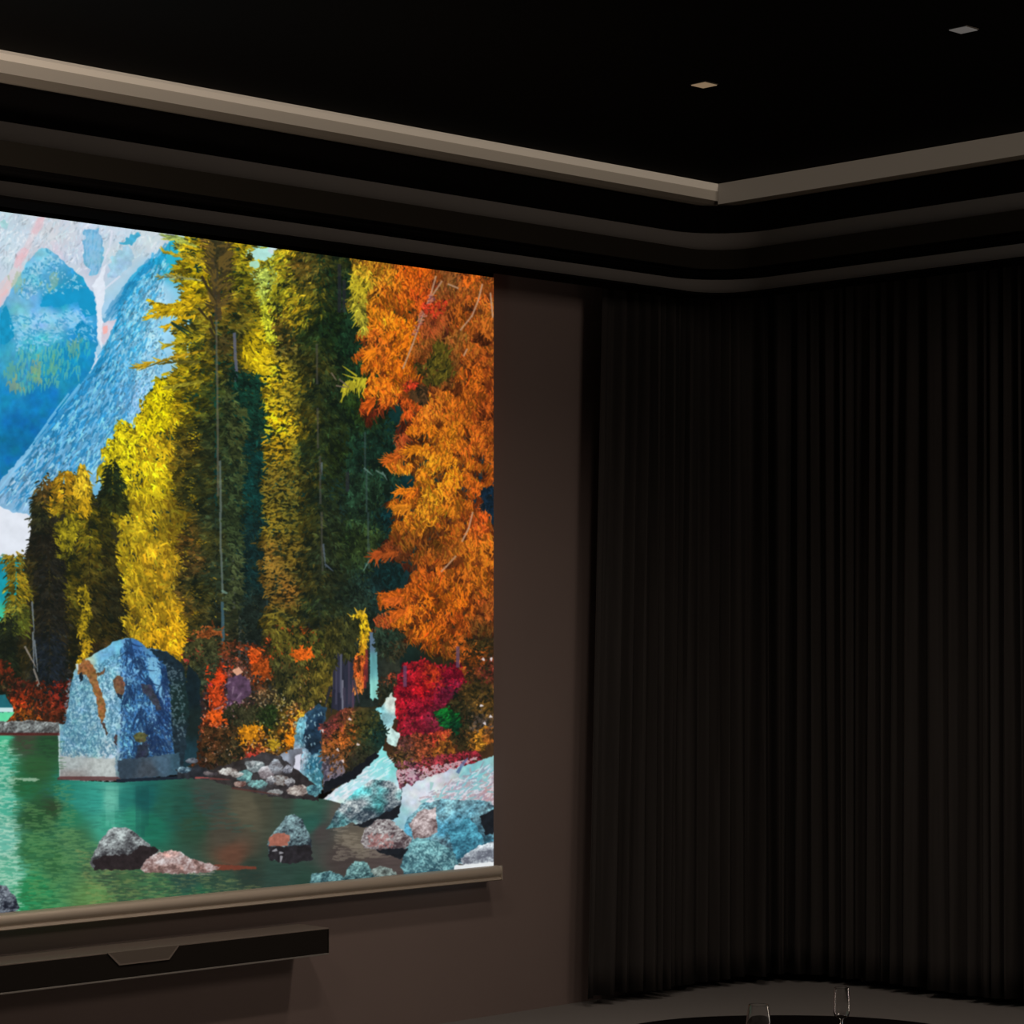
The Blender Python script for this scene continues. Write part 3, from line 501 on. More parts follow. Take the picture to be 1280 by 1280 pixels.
    p.strokes([424, 430, 434], [330, 350, 590], 90, [60, 40, 24], 4, (40, 40, 50), alpha=.6, taper=False)
    p.strokes([456, 458, 460, 461], [540, 590, 640, 680], 90, [50, 50, 50, 30], 2, (66, 84, 86), alpha=.45, taper=False)
    p.strokes([455, 470, 478, 462], [585, 588, 590, 700], [40, 30, 60, 120], [14, 14, 12, 16], 1.6, (110, 140, 130), alpha=.7)
    # ------------------------------------------------ orange larch
    to = [(448, 345, 200, 170, 40), (470, 345, 206, 140, 34), (490, 360, 216, 116, 26), (520, 340, 220, 96, 20), (530, 370, 214, 84, 24), (560, 350, 130, 78, 36), (590, 345, 204, 96, 26), (612, 360, 180, 92, 30), (480, 400, 224, 128, 24), (510, 400, 234, 124, 20), (540, 400, 150, 70, 34), (580, 390, 176, 90, 26), (610, 400, 180, 96, 30), (470, 420, 216, 106, 30), (500, 430, 226, 116, 20), (530, 440, 140, 76, 30), (560, 430, 120, 74, 30), (600, 440, 170, 84, 26),
          (470, 480, 222, 116, 24), (500, 460, 226, 112, 20), (530, 470, 120, 60, 30), (560, 460, 100, 64, 28), (590, 470, 204, 98, 24), (465, 520, 196, 80, 30), (505, 510, 190, 76, 24), (540, 505, 200, 110, 30), (570, 500, 190, 100, 24), (610, 500, 176, 80, 24), (500, 545, 150, 66, 30), (530, 540, 214, 118, 22), (560, 545, 210, 118, 24), (600, 560, 180, 88, 24), (530, 580, 224, 140, 28), (560, 590, 224, 136, 24), (600, 600, 196, 96, 24), (510, 610, 206, 96, 24), (540, 620, 230, 148, 30), (570, 620, 210, 120, 26), (610, 610, 196, 84, 22),
          (500, 640, 206, 112, 24), (530, 650, 226, 140, 30), (570, 660, 176, 92, 24), (595, 650, 204, 90, 28), (480, 685, 120, 56, 26), (520, 680, 150, 84, 26), (560, 690, 156, 84, 26), (600, 690, 200, 110, 26), (490, 700, 90, 46, 26), (540, 710, 190, 90, 24), (580, 720, 200, 104, 26), (612, 720, 200, 106, 24), (500, 745, 206, 98, 24), (540, 745, 222, 106, 20), (580, 750, 214, 106, 20), (610, 760, 170, 84, 30), (480, 770, 150, 70, 34), (510, 780, 220, 116, 24), (540, 790, 214, 104, 20), (575, 780, 204, 92, 24), (600, 790, 90, 60, 26), (500, 800, 120, 66, 28), (560, 815, 150, 84, 26)]
    orange = [(444, 300), (620, 320), (620, 612), (608, 625), (616, 650), (620, 790), (590, 796), (570, 822), (530, 808), (512, 800), (486, 810), (470, 790), (492, 755), (476, 742), (510, 730), (518, 716), (482, 700), (478, 682), (500, 660), (492, 640), (486, 628), (508, 618), (520, 600), (512, 585), (480, 574), (500, 560), (494, 545), (506, 510), (496, 500), (480, 510), (462, 530), (456, 500), (462, 470), (456, 430), (456, 410), (446, 370)]
    droop = lambda x, y: np.where(p.noise(x, y, 26, 120, 1) > .5, 78, 108)+np.clip((500-x)*.5, -5, 50)
    p.foliage(orange, 5000, [(q[0], q[1], q[2]*.55, q[3]*.5, q[4]*.7) for q in to], droop, 22, 12, 2.2, .35, 14, 121, jit=3, clump=.3, shadow=(50, 24, 16))
    # each bough: a hanging fan of needles
    ox, oy = p.scatter(orange, 700)
    o = np.argsort(oy+N(0, 60, len(oy))); ox, oy = ox[o], oy[o]
    X = []; Y = []; A = []; L = []; Wd = []; C = []; B = []
    for bx, by in zip(ox, oy):
        lum = .62+.85*p.noise(np.array([bx]), np.array([by]), 26, 122, 2)[0]; k = R.integers(26, 46); base = p.field(to, np.array([bx]), np.array([by]))[0]
        dirn = -1 if U(0, 1) < .68 else 1; sp = U(9, 20)
        t = U(0, 1, k); X += list(bx+dirn*t*sp); Y += list(by+t*t*7+N(0, 1.5, k)-3); A += list(90-dirn*t*-38+N(0, 15, k)-(-dirn)*0)
        L += list(U(5, 12, k)); Wd += list(U(.7, 1.5, k)); h = N(0, .05, k); v = lum*U(.5, 1.16, k)
        C += [(base[0]*v[i]*(1+h[i]), base[1]*v[i]*(1-h[i]), base[2]*v[i]) for i in range(k)]; B += list(N(0, 25, k))
    X, Y, A, L, Wd, B = map(np.array, (X, Y, A, L, Wd, B)); p.strokes(X, Y, A, L, Wd, np.clip(np.array(C), 0, 255), B)
    x, y = p.scatter(orange, 3000); v = p.noise(x, y, 12, 123, 2); m = v > .5; x, y, v = x[m], y[m], v[m]; cc = np.clip(p.field(to, x, y)*(.85+v*.5)[:, None], 0, 250)
    p.strokes(x, y, droop(x, y)+N(0, 26, len(x)), U(4, 10, len(x)), 1.2, cc, N(0, 40, len(x)), alpha=.85)
    x, y = p.scatter(orange, 1500); p.strokes(x, y, N(92, 22, 1500), U(4, 10, 1500), 1.3, (96, 44, 18), N(0, 30, 1500), alpha=.55)
    # dark openings
    for poly, c in [([(512, 490), (526, 478), (534, 484), (530, 500), (516, 500)], (84, 58, 34)), ([(600, 612), (618, 606), (618, 640), (606, 636)], (18, 40, 58)), ([(520, 452), (530, 458), (560, 440), (556, 470), (534, 482)], (84, 72, 26)), ([(476, 700), (500, 705), (510, 725), (480, 735), (470, 715)], (16, 46, 46))]:
        p.foliage(poly, 130, [(0, 0)+c], 80, 40, 8, 2.2, .3, 5, 124, jit=2)
    p.foliage([(540, 430), (560, 440), (566, 470), (545, 482), (535, 470)], 180, [(550, 450, 96, 84, 26)], -70, 25, 10, 1.7, .3, 6, 125, jit=2)
    # ragged left edge of fans reaching out
    for bx, by, ln_, c in [(500, 570, 26, (190, 90, 26)), (520, 612, 36, (226, 120, 24)), (516, 632, 34, (220, 130, 30)), (500, 742, 30, (214, 100, 24)), (510, 762, 36, (206, 96, 26)), (478, 692, 18, (160, 70, 26)), (470, 500, 14, (210, 90, 24)), (505, 748, 36, (200, 92, 30)), (528, 560, 30, (226, 130, 24)), (470, 440, 14, (226, 124, 24)), (500, 690, 26, (150, 70, 26))]:
        nn = 34; t = U(0, 1, nn); p.strokes(bx-t*ln_*.6, by+t*3+N(0, 2, nn), 180-U(-25, 80, nn), U(7, 15, nn), 1.5, np.clip(np.array(c)*U(.7, 1.2, nn)[:, None], 0, 255), bend=N(0, 20, nn))
    # yellow-green edge and twig
    p.foliage([(442, 328), (462, 332), (462, 400), (452, 420), (444, 400), (438, 365)], 420, [(450, 350, 196, 176, 40), (450, 395, 176, 164, 50), (460, 340, 214, 160, 40)], 100, 30, 10, 1.6, .35, 6, 126, jit=2)
    p.strokes([446]*8, [350, 356, 362, 370, 380, 390, 400, 346], [170, 160, 190, 150, 140, 130, 120, 200], 12, 1.6, (186, 172, 44))
    p.strokes([456, 452, 448, 440, 436, 430, 446], [474, 476, 478, 482, 484, 486, 470], [190, 200, 170, 150, 120, 100, 215], [22, 26, 20, 16, 22, 18, 22], 1.8, (176, 166, 40))
    x = U(430, 458, 60); p.strokes(x, 474+(458-x)*.25+N(0, 2, 60), N(105, 16, 60), U(7, 16, 60), 1.6, np.clip(np.array((180, 168, 40))*U(.7, 1.2, 60)[:, None], 0, 255))
    p.strokes([424, 420, 414], [474, 482, 466], [40, 10, 55], [16, 14, 12], 1.6, (110, 96, 80))
    # pale bare branches
    for pts_ in [[(545, 345), (538, 370), (528, 395), (516, 430), (504, 460)], [(603, 355), (598, 375), (590, 395), (576, 412)], [(591, 640), (586, 660), (578, 676)], [(570, 695), (558, 708), (552, 714)], [(584, 436), (580, 444)], [(560, 355), (572, 360)], [(613, 366), (616, 396)], [(540, 370), (552, 352)]]:
        for (xa, ya), (xb, yb) in zip(pts_[:-1], pts_[1:]):
            p.strokes([xa], [ya], np.degrees(np.arctan2(yb-ya, xb-xa)), np.hypot(xb-xa, yb-ya)+1, 1.7, (188, 150, 122), taper=False, alpha=.8)
    x = U(518, 542, 40); p.strokes(x, 370+(542-x)*1.9+N(0, 4, 40), N(150, 60, 40), 5, 1.8, np.array([(120, 70, 80)]*20+[(190, 120, 100)]*20), alpha=.8)
    p.foliage([(530, 378), (554, 374), (552, 388), (536, 396)], 50, [(0, 0, 214, 62, 34)], 60, 60, 5, 2, .2, 5, 127, jit=2)
    p.foliage([(505, 478), (520, 474), (520, 486), (508, 488)], 30, [(0, 0, 214, 62, 34)], 60, 60, 5, 2, .2, 5, 128, jit=1)
    # ------------------------------------------------ undergrowth
    under = [(245, 850, 60, 64, 50), (262, 800, 120, 70, 34), (270, 850, 190, 60, 26), (275, 880, 170, 56, 26), (240, 820, 160, 60, 44), (265, 895, 190, 66, 30), (285, 880, 96, 70, 96), (300, 845, 150, 96, 80), (292, 862, 92, 62, 92), (300, 900, 70, 54, 40), (325, 840, 170, 72, 28), (322, 820, 180, 70, 34), (345, 850, 70, 66, 44), (372, 815, 220, 96, 28), (382, 825, 206, 84, 26), (360, 870, 86, 80, 40), (395, 840, 110, 84, 30), (330, 880, 80, 66, 44), (310, 910, 190, 120, 26), (316, 925, 176, 96, 24), (290, 930, 96, 66, 30), (262, 930, 92, 50, 28), (335, 900, 40, 64, 26), (340, 930, 124, 90, 30), (320, 945, 140, 56, 36), (280, 950, 60, 40, 34), (355, 900, 92, 80, 30), (365, 905, 190, 96, 26), (376, 900, 214, 140, 34), (382, 880, 130, 80, 56), (405, 865, 120, 74, 44), (365, 925, 200, 110, 20), (350, 950, 70, 50, 34), (255, 880, 50, 44, 50)]
    p.foliage([(236, 800), (330, 806), (350, 780), (425, 800), (418, 870), (392, 890), (376, 930), (350, 945), (330, 960), (252, 962), (240, 950), (244, 880), (228, 850)], 4200, under, 40, 80, 4.6, 2.0, .5, 6, 131, jit=3, clump=.3, warm=.08, gain=.62)
    x, y = p.scatter([(250, 890), (420, 830), (380, 930), (330, 960), (256, 956)], 420); cc = p.field(under, x, y)
    p.strokes(x, y, U(0, 360, 420), U(2, 5, 420), 1.6, np.clip(cc*U(1.3, 1.9, 420)[:, None]+12, 0, 250), alpha=.8)
    x, y = p.scatter([(250, 840), (420, 830), (380, 930), (256, 956)], 150); p.strokes(x, y, U(0, 360, 150), U(1.5, 4, 150), 1.4, (206, 190, 170), alpha=.55)
    for bx, by, w_, h_, c, nn in [(268, 846, 14, 14, (206, 62, 22), 160), (270, 872, 10, 14, (190, 66, 26), 130), (250, 857, 10, 4, (176, 46, 56), 40), (270, 896, 12, 8, (210, 84, 24), 90), (320, 815, 8, 4, (214, 88, 30), 50), (320, 824, 7, 6, (204, 76, 22), 50), (378, 818, 12, 8, (232, 104, 22), 130), (392, 812, 12, 5, (200, 84, 44), 60), (328, 835, 12, 12, (166, 72, 24), 120), (311, 915, 14, 12, (214, 136, 24), 150), (366, 925, 9, 8, (226, 130, 20), 90), (318, 948, 12, 6, (170, 56, 44), 80), (341, 930, 7, 6, (160, 128, 30), 60), (377, 902, 5, 14, (240, 190, 50), 60), (240, 822, 12, 5, (160, 58, 50), 60), (262, 792, 18, 8, (140, 74, 34), 80)]:
        p.strokes(bx+N(0, w_*.5, nn), by+N(0, h_*.5, nn), U(0, 360, nn), U(2.5, 6, nn), 1.9, np.clip(np.array(c)*U(.6, 1.25, nn)[:, None], 0, 255))
    p.fill([(284, 848), (300, 842), (312, 850), (314, 866), (300, 878), (284, 872)], [(84, 62, 84)], 2, 4, .4, 4, seed=132); p.fill([(290, 838), (298, 833), (304, 840), (296, 844)], [(216, 160, 130)], 1, 3, .1, 4, seed=133)
    p.strokes([288, 292, 302, 276], [852, 858, 866, 884], [150, 100, 130, 160], 10, 2, (140, 116, 136), alpha=.7)
    p.foliage([(343, 785), (428, 790), (420, 850), (408, 878), (384, 884), (352, 862), (340, 820)], 1300, [(360, 800, 92, 84, 30), (400, 800, 76, 76, 30), (410, 850, 96, 84, 30), (380, 860, 92, 82, 34), (355, 840, 62, 62, 32)], 75, 40, 8, 2, .55, 7, 133, jit=4, bend=20, gain=.8)
    p.foliage([(232, 800), (272, 800), (262, 845), (250, 870), (232, 850)], 500, [(240, 820, 66, 66, 36), (255, 845, 52, 62, 44)], 60, 50, 6, 2, .4, 6, 134, jit=3, gain=.8)
    p.foliage([(286, 884), (345, 880), (345, 906), (300, 905), (282, 900)], 360, [(310, 890, 52, 52, 34), (335, 895, 40, 58, 26)], 60, 60, 5, 2, .4, 6, 135, jit=3, gain=.8)
    p.foliage([(256, 905), (292, 910), (300, 950), (256, 955)], 360, [(270, 930, 78, 50, 28), (290, 940, 60, 54, 34)], 60, 60, 5, 2, .5, 6, 136, jit=3, gain=.8)
    p.strokes(378+N(0, 6, 110), 818+N(0, 4, 110), U(0, 360, 110), U(2.5, 6, 110), 1.9, np.clip(np.array((226, 100, 26))*U(.6, 1.2, 110)[:, None], 0, 255))
    # standing stumps
    p.fill([(418, 800), (440, 795), (444, 880), (430, 892), (414, 884)], [(420, 850, 44, 44, 60), (436, 850, 40, 44, 58)], 1, 4, .3, 5, lsy=40, seed=134)
    p.strokes([426, 428, 436, 420, 441], [812, 850, 820, 830, 850], 90, [60, 40, 60, 50, 40], 2, np.array([(96, 100, 116), (136, 136, 150), (70, 60, 76), (70, 70, 90), (96, 66, 84)]), alpha=.7, taper=False)
    p.fill([(441, 800), (468, 795), (500, 800), (500, 880), (470, 884), (444, 884)], [(460, 850, 26, 36, 34), (490, 850, 40, 44, 36)], 2, 5, .35, 5, seed=135)
    p.fill([(444, 815), (456, 815), (454, 864), (446, 866), (442, 840)], [(450, 820, 200, 110, 30), (449, 850, 206, 106, 40)], 1.5, 4, .3, 4, lsy=9, seed=136)
    p.foliage([(440, 772), (452, 764), (462, 770), (460, 796), (454, 820), (447, 816), (443, 790)], 260, [(450, 780, 234, 188, 30), (450, 812, 210, 150, 30)], 85, 25, 8, 1.9, .25, 6, 137, jit=1.5)
    p.strokes([444, 448, 454, 440], [775, 768, 768, 782], [220, 240, 290, 190], [13, 10, 9, 10], 2, (216, 172, 50))
    p.foliage([(443, 818), (456, 818), (454, 864), (446, 866)], 120, [(450, 840, 216, 96, 40), (449, 856, 226, 130, 60)], 88, 14, 7, 1.8, .4, 6, 138, jit=1)
    p.strokes([458, 456], [812, 830], 90, [40, 30], 3, (130, 40, 44), alpha=.7, taper=False)
    p.fill([(462, 790), (470, 790), (472, 840), (474, 868), (472, 874), (468, 872), (466, 876), (462, 872)], [(466, 800, 86, 108, 130), (466, 830, 96, 160, 164), (467, 866, 136, 206, 196)], .8, 3, .15, 4, lsy=20, seed=139)
    p.foliage([(408, 778), (446, 770), (446, 812), (436, 822), (424, 812), (412, 840)], 420, [(415, 790, 70, 66, 28), (438, 790, 52, 56, 30)], 85, 25, 9, 2, .4, 6, 171, jit=4, gain=.8)
    p.foliage([(470, 785), (506, 790), (506, 815), (490, 822), (474, 812)], 300, [(490, 800, 34, 52, 40), (500, 810, 60, 52, 34)], 80, 35, 8, 2, .4, 6, 172, jit=4, gain=.8)
    p.foliage([(476, 850), (506, 840), (500, 885), (474, 886)], 200, [(490, 860, 30, 44, 30), (495, 850, 170, 70, 44)], 80, 55, 5, 2, .4, 5, 173, jit=3, gain=.8)
    p.strokes([413, 418, 424, 430, 437, 442], [858, 862, 866, 860, 856, 850], [105, 98, 92, 88, 84, 76], [30, 30, 28, 26, 28, 30], 3, np.array([(34, 36, 50)]*3+[(60, 56, 72)]*3), alpha=.8)
    # crimson bush
    crim = [(500, 850, 176, 24, 44), (520, 840, 196, 30, 44), (540, 845, 226, 70, 30), (560, 845, 176, 20, 50), (575, 840, 190, 24, 46), (530, 862, 206, 24, 34), (505, 870, 190, 24, 44), (550, 870, 140, 26, 56), (520, 885, 176, 24, 50), (540, 900, 130, 34, 56), (515, 900, 170, 34, 56), (565, 865, 106, 30, 56), (500, 890, 200, 30, 44), (600, 840, 130, 60, 34), (610, 835, 150, 40, 40)]
    p.foliage([(494, 862), (506, 832), (530, 826), (560, 836), (580, 828), (590, 845), (572, 868), (552, 885), (552, 912), (524, 922), (504, 918), (496, 895)], 2600, crim, 0, 120, 4, 2.2, .38, 7, 141, jit=3, clump=.25, shadow=(60, 6, 30), gain=.68)
    p.foliage([(560, 800), (620, 800), (620, 930), (585, 940), (560, 925), (555, 890), (580, 850)], 1500, [(600, 810, 66, 56, 28), (596, 822, 176, 84, 26), (575, 812, 196, 92, 26), (610, 840, 130, 54, 40), (600, 860, 84, 66, 30), (608, 880, 120, 84, 34), (575, 900, 44, 48, 28), (600, 905, 84, 72, 64), (596, 925, 190, 116, 34), (612, 925, 190, 106, 40), (580, 930, 60, 52, 30)], 40, 80, 5, 2, .5, 6, 142, jit=2, gain=.66)
    p.foliage([(598, 915), (606, 908), (604, 935), (590, 940)], 70, [(0, 0, 216, 140, 40)], 60, 50, 5, 2, .3, 4, 143, jit=1)
    p.strokes([603, 614, 600, 612, 605], [823, 822, 882, 895, 903], U(0, 90, 5), 4, 3, (214, 204, 206))
    p.strokes([572, 506], [808, 832], 90, [26, 26], 4, (96, 74, 106), alpha=.7, taper=False)
    p.foliage([(548, 893), (562, 884), (574, 894), (570, 914), (552, 908)], 240, [(560, 895, 16, 110, 40), (566, 908, 10, 60, 36), (550, 905, 20, 90, 44)], 150, 30, 6, 2, .35, 5, 144, jit=2)
    p.foliage([(484, 950), (494, 928), (520, 916), (560, 915), (566, 940), (540, 950), (500, 960)], 900, [(500, 945, 116, 84, 46), (530, 930, 140, 66, 40), (555, 935, 140, 84, 30), (500, 935, 96, 54, 52), (540, 918, 200, 60, 44)], 20, 80, 4, 1.8, .45, 5, 145, jit=2)
    p.foliage([(480, 965), (500, 955), (540, 948), (590, 938), (600, 955), (560, 965), (500, 985), (484, 980)], 800, [(500, 968, 150, 84, 100), (540, 955, 170, 60, 70), (580, 945, 170, 44, 60), (520, 975, 130, 76, 100)], 10, 60, 4, 1.8, .4, 5, 146, jit=2)
    x, y = p.scatter([(486, 965), (560, 955), (600, 945), (540, 975), (490, 980)], 220); p.strokes(x, y, N(0, 30, 220), U(2, 5, 220), 1.8, (222, 196, 204), alpha=.7)
    # ------------------------------------------------ bank of stone
    p.fill([(400, 1000), (440, 970), (466, 945), (478, 932), (492, 955), (500, 985), (560, 962), (620, 945), (620, 1090), (470, 1090), (440, 1010)], [(450, 985, 206, 226, 236), (480, 950, 130, 214, 216), (430, 998, 214, 226, 232), (520, 1000, 206, 216, 224), (560, 985, 196, 196, 206), (600, 980, 176, 196, 206), (540, 990, 214, 222, 230), (500, 1020, 150, 196, 206), (610, 990, 190, 150, 150), (595, 965, 130, 196, 200), (600, 1060, 170, 200, 210)], 3, 6, .14, 6, seed=151, octv=5, hue=.05)
    x, y = p.scatter([(520, 1000), (600, 958), (618, 965), (618, 1010), (540, 1010)], 420); p.strokes(x, y, N(-28, 22, 420), U(4, 11, 420), 1.7, np.array([(150, 140, 160)]*150+[(224, 222, 232)]*150+[(180, 150, 156)]*60+[(120, 190, 196)]*60), alpha=.65)
    x, y = p.scatter([(405, 1000), (470, 945), (490, 960), (440, 1004)], 160); p.strokes(x, y, N(-35, 10, 160), U(6, 14, 160), 1.8, np.array([(236, 242, 246)]*90+[(150, 216, 220)]*70), alpha=.6)
    p.fill([(494, 872), (488, 866), (476, 884), (465, 888), (474, 900), (480, 906), (484, 930), (496, 932), (500, 918), (490, 910), (494, 896)], [(470, 888, 130, 206, 214), (490, 880, 206, 216, 206), (490, 918, 196, 226, 220), (482, 900, 140, 190, 196)], 2, 4, .25, 4, seed=152)
    p.strokes([572, 576, 540], [966, 958, 978], [-60, -50, 100], [12, 14, 10], 4, np.array([(70, 96, 140), (90, 116, 156), (150, 196, 190)]), alpha=.8)
    # mossy outcrop and blue rock
    p.fill([(372, 900), (398, 880), (408, 884), (404, 960), (402, 992), (364, 994), (362, 960)], [(385, 895, 60, 96, 126), (395, 890, 36, 64, 84), (378, 905, 120, 190, 206), (392, 920, 26, 56, 76), (375, 950, 196, 206, 222), (390, 955, 40, 96, 120), (388, 985, 120, 190, 196), (398, 975, 60, 120, 136), (366, 985, 176, 166, 160)], 2, 4, .4, 4, seed=153, octv=4)
    p.foliage([(370, 900), (380, 892), (384, 940), (404, 975), (400, 990), (370, 990)], 90, [(380, 900, 140, 210, 226), (385, 950, 100, 170, 190), (390, 985, 130, 206, 210)], 80, 40, 4, 1.7, .4, 4, 154, jit=1, alpha=.6)
    p.fill([(384, 892), (404, 884), (404, 934), (390, 944), (380, 930)], [(390, 895, 40, 70, 92), (398, 900, 24, 44, 64), (388, 930, 26, 44, 60)], 2.5, 4, .5, 4, seed=351)
    x, y = p.scatter([(376, 890), (402, 890), (400, 985), (372, 985)], 60); p.strokes(x, y, U(60, 120, 60), U(2, 5, 60), 1.6, (176, 216, 226), alpha=.6)
    p.fill([(345, 945), (362, 938), (378, 934), (372, 985), (345, 985)], [(350, 950, 150, 160, 176), (368, 960, 96, 96, 104)], 2, 4, .4, 5, lsy=14, seed=155)
    p.fill([(369, 944), (376, 942), (374, 975), (366, 975)], [(210, 210, 224)], 1, 3, .05, 4, seed=156)
    p.fill([(402, 906), (416, 892), (432, 884), (462, 884), (474, 892), (484, 912), (478, 932), (456, 956), (430, 972), (404, 986), (402, 950)], [(410, 915, 66, 40, 44), (430, 890, 90, 46, 36), (425, 920, 150, 84, 34), (415, 930, 160, 92, 30), (425, 945, 120, 70, 36), (450, 900, 64, 60, 30), (455, 925, 44, 54, 34), (470, 920, 20, 46, 42), (475, 905, 20, 44, 40), (440, 955, 40, 40, 34), (410, 965, 84, 80, 96), (440, 915, 66, 58, 28)], 3, 5, .4, 5, seed=157, octv=4)
    p.foliage([(402, 906), (432, 886), (470, 890), (480, 915), (450, 955), (410, 975), (404, 940)], 800, [(415, 905, 140, 60, 56), (430, 920, 176, 90, 34), (420, 945, 140, 84, 44), (455, 910, 70, 68, 30), (470, 920, 26, 50, 40), (445, 945, 44, 46, 32)], 40, 70, 4, 1.8, .5, 5, 158, jit=2)
    x, y = p.scatter([(402, 945), (426, 940), (432, 966), (406, 984)], 80); p.strokes(x, y, N(110, 30, 80), U(4, 9, 80), 2, np.array([(130, 122, 136)]*50+[(60, 56, 66)]*30), alpha=.8)
    p.strokes([436, 421, 403, 446, 428], [898, 936, 912, 930, 950], U(0, 90, 5), 4, 2.6, (216, 196, 190))
    p.fill([(404, 978), (440, 962), (470, 938), (474, 944), (440, 975), (404, 992)], [(20, 24, 30)], 2, 4, .2, 4, seed=159)
    # ------------------------------------------------ boulder
    bd = [(72, 976), (72, 905), (82, 904), (86, 870), (92, 838), (96, 832), (108, 822), (128, 812), (140, 802), (158, 797), (172, 800), (184, 810), (208, 814), (228, 830), (232, 850), (236, 900), (232, 940), (226, 968), (150, 976)]
    bc = [(90, 850, 120, 170, 190), (110, 830, 170, 190, 170), (130, 825, 110, 176, 210), (150, 810, 110, 180, 216), (168, 812, 56, 104, 160), (180, 820, 84, 140, 186), (165, 835, 90, 150, 200), (140, 840, 150, 206, 226), (190, 840, 84, 150, 196), (200, 830, 44, 84, 130), (215, 825, 22, 40, 50), (225, 850, 20, 40, 40), (100, 880, 120, 170, 190), (90, 920, 110, 160, 180), (115, 930, 120, 170, 186), (135, 870, 160, 206, 226), (145, 900, 150, 196, 216), (160, 880, 90, 150, 186), (175, 870, 60, 110, 150), (185, 880, 80, 134, 176), (200, 870, 70, 104, 156), (212, 880, 60, 90, 140), (205, 900, 50, 80, 124), (218, 900, 30, 50, 60), (230, 920, 22, 44, 46), (165, 905, 76, 134, 176), (160, 930, 100, 166, 196), (185, 925, 44, 60, 84), (205, 930, 56, 84, 116), (135, 940, 176, 196, 206), (100, 955, 156, 170, 170), (130, 962, 160, 172, 172), (85, 968, 150, 150, 150), (160, 955, 60, 96, 120), (180, 960, 50, 70, 84), (200, 958, 66, 92, 110), (215, 960, 50, 76, 90)]
    p.fill(bd, bc, 1.5, 5, .24, 4.2, seed=161, octv=4, hue=.05)
    x, y = p.scatter([(86, 850), (150, 815), (145, 945), (76, 945), (80, 905)], 1500); p.strokes(x, y, U(0, 360, 1500), U(1.5, 4, 1500), 1.5, np.array([(184, 222, 232)]*700+[(64, 120, 146)]*800), alpha=.55)
    x, y = p.scatter([(150, 805), (185, 815), (222, 850), (228, 940), (150, 950)], 1600); p.strokes(x, y, N(75, 35, 1600), U(2, 6.5, 1600), 1.6, np.array([(140, 204, 232)]*330+[(22, 50, 92)]*980+[(50, 108, 172)]*290), alpha=.66)
    x, y = p.scatter([(186, 818), (196, 822), (200, 850), (208, 880), (196, 860), (184, 835)], 90); p.strokes(x, y, N(75, 15, 90), 7, 2, (140, 206, 236), alpha=.7)
    p.fill([(206, 814), (186, 811), (198, 824), (206, 830), (212, 860), (216, 930), (224, 962), (236, 955), (236, 900), (232, 845), (226, 830)], [(215, 825, 24, 40, 50), (225, 880, 24, 44, 44), (222, 930, 30, 46, 56)], 3, 4, .35, 4, seed=162)
    x, y = p.scatter([(206, 830), (228, 840), (232, 920), (216, 930)], 120); p.strokes(x, y, U(0, 360, 120), 3, 1.5, (120, 146, 156), alpha=.5)
    for sx, sy, sa, sl in [(160, 806, 80, 40), (172, 830, 60, 36), (186, 850, 70, 44), (198, 880, 75, 50), (176, 890, 100, 40), (162, 860, 95, 50), (190, 905, 110, 36), (206, 840, 80, 60), (168, 930, 70, 26), (196, 930, 60, 30)]:
        p.strokes(sx+N(0, 2, 12), sy+N(0, 5, 12), sa+N(0, 16, 12), sl*U(.3, .7, 12), 1.8, (20, 42, 76), N(0, 30, 12), alpha=.7)
    x, y = p.scatter([(88, 850), (148, 815), (146, 945), (78, 945), (82, 905)], 260); p.strokes(x, y, U(60, 130, 260), U(3, 7, 260), 1.4, (58, 104, 132), N(0, 40, 260), alpha=.6)
    lich = [([(98, 832), (104, 824), (112, 826), (120, 838), (122, 850), (128, 868), (132, 880), (131, 896), (126, 904), (122, 892), (120, 872), (114, 856), (108, 844), (96, 842)], (142, 96, 56)), ([(120, 842), (128, 838), (132, 834), (130, 842), (122, 846)], (96, 70, 50)), ([(141, 850), (146, 844), (153, 846), (156, 856), (154, 868), (150, 872), (143, 864)], (110, 80, 60)), ([(127, 904), (130, 904), (135, 920), (132, 918)], (70, 56, 50)), ([(166, 920), (174, 914), (184, 918), (180, 928), (170, 926)], (84, 84, 50)), ([(143, 918), (147, 918), (146, 932), (142, 928)], (66, 56, 60)), ([(176, 854), (188, 856), (196, 870), (202, 886), (196, 888), (186, 872), (178, 864)], (58, 62, 78)), ([(172, 932), (184, 926), (186, 944), (172, 958), (168, 952)], (40, 50, 66)), ([(98, 842), (102, 840), (104, 850), (100, 852)], (24, 34, 40)), ([(146, 866), (154, 868), (153, 874), (148, 872)], (30, 44, 60))]
    for poly, c in lich: p.fill(poly, [c], 1.5, 3, .4, 3, seed=int(poly[0][0]*3+poly[0][1]), hue=.1)
    p.fill([(73, 946), (144, 948), (144, 974), (73, 974)], [(90, 955, 166, 176, 176), (130, 960, 176, 184, 182), (90, 970, 140, 136, 134)], 2, 4, .16, 3, seed=163)
    p.fill([(146, 950), (188, 946), (224, 940), (226, 968), (150, 974)], [(160, 955, 50, 66, 80), (185, 965, 64, 74, 84), (205, 955, 70, 96, 116), (220, 955, 54, 84, 100)], 2, 4, .2, 4, seed=164)
    p.strokes([74], [906], 90, 70, 1.6, (186, 206, 206), alpha=.8, taper=False)
    p.strokes([96], [830], 80, 8, 3, (190, 206, 206))
    p.fill([(236, 830), (250, 850), (250, 900), (244, 950), (228, 966), (232, 930), (236, 890), (232, 850)], [(240, 870, 18, 34, 40), (245, 900, 22, 36, 36), (235, 950, 26, 54, 64)], 3, 5, .25, 5, seed=165)
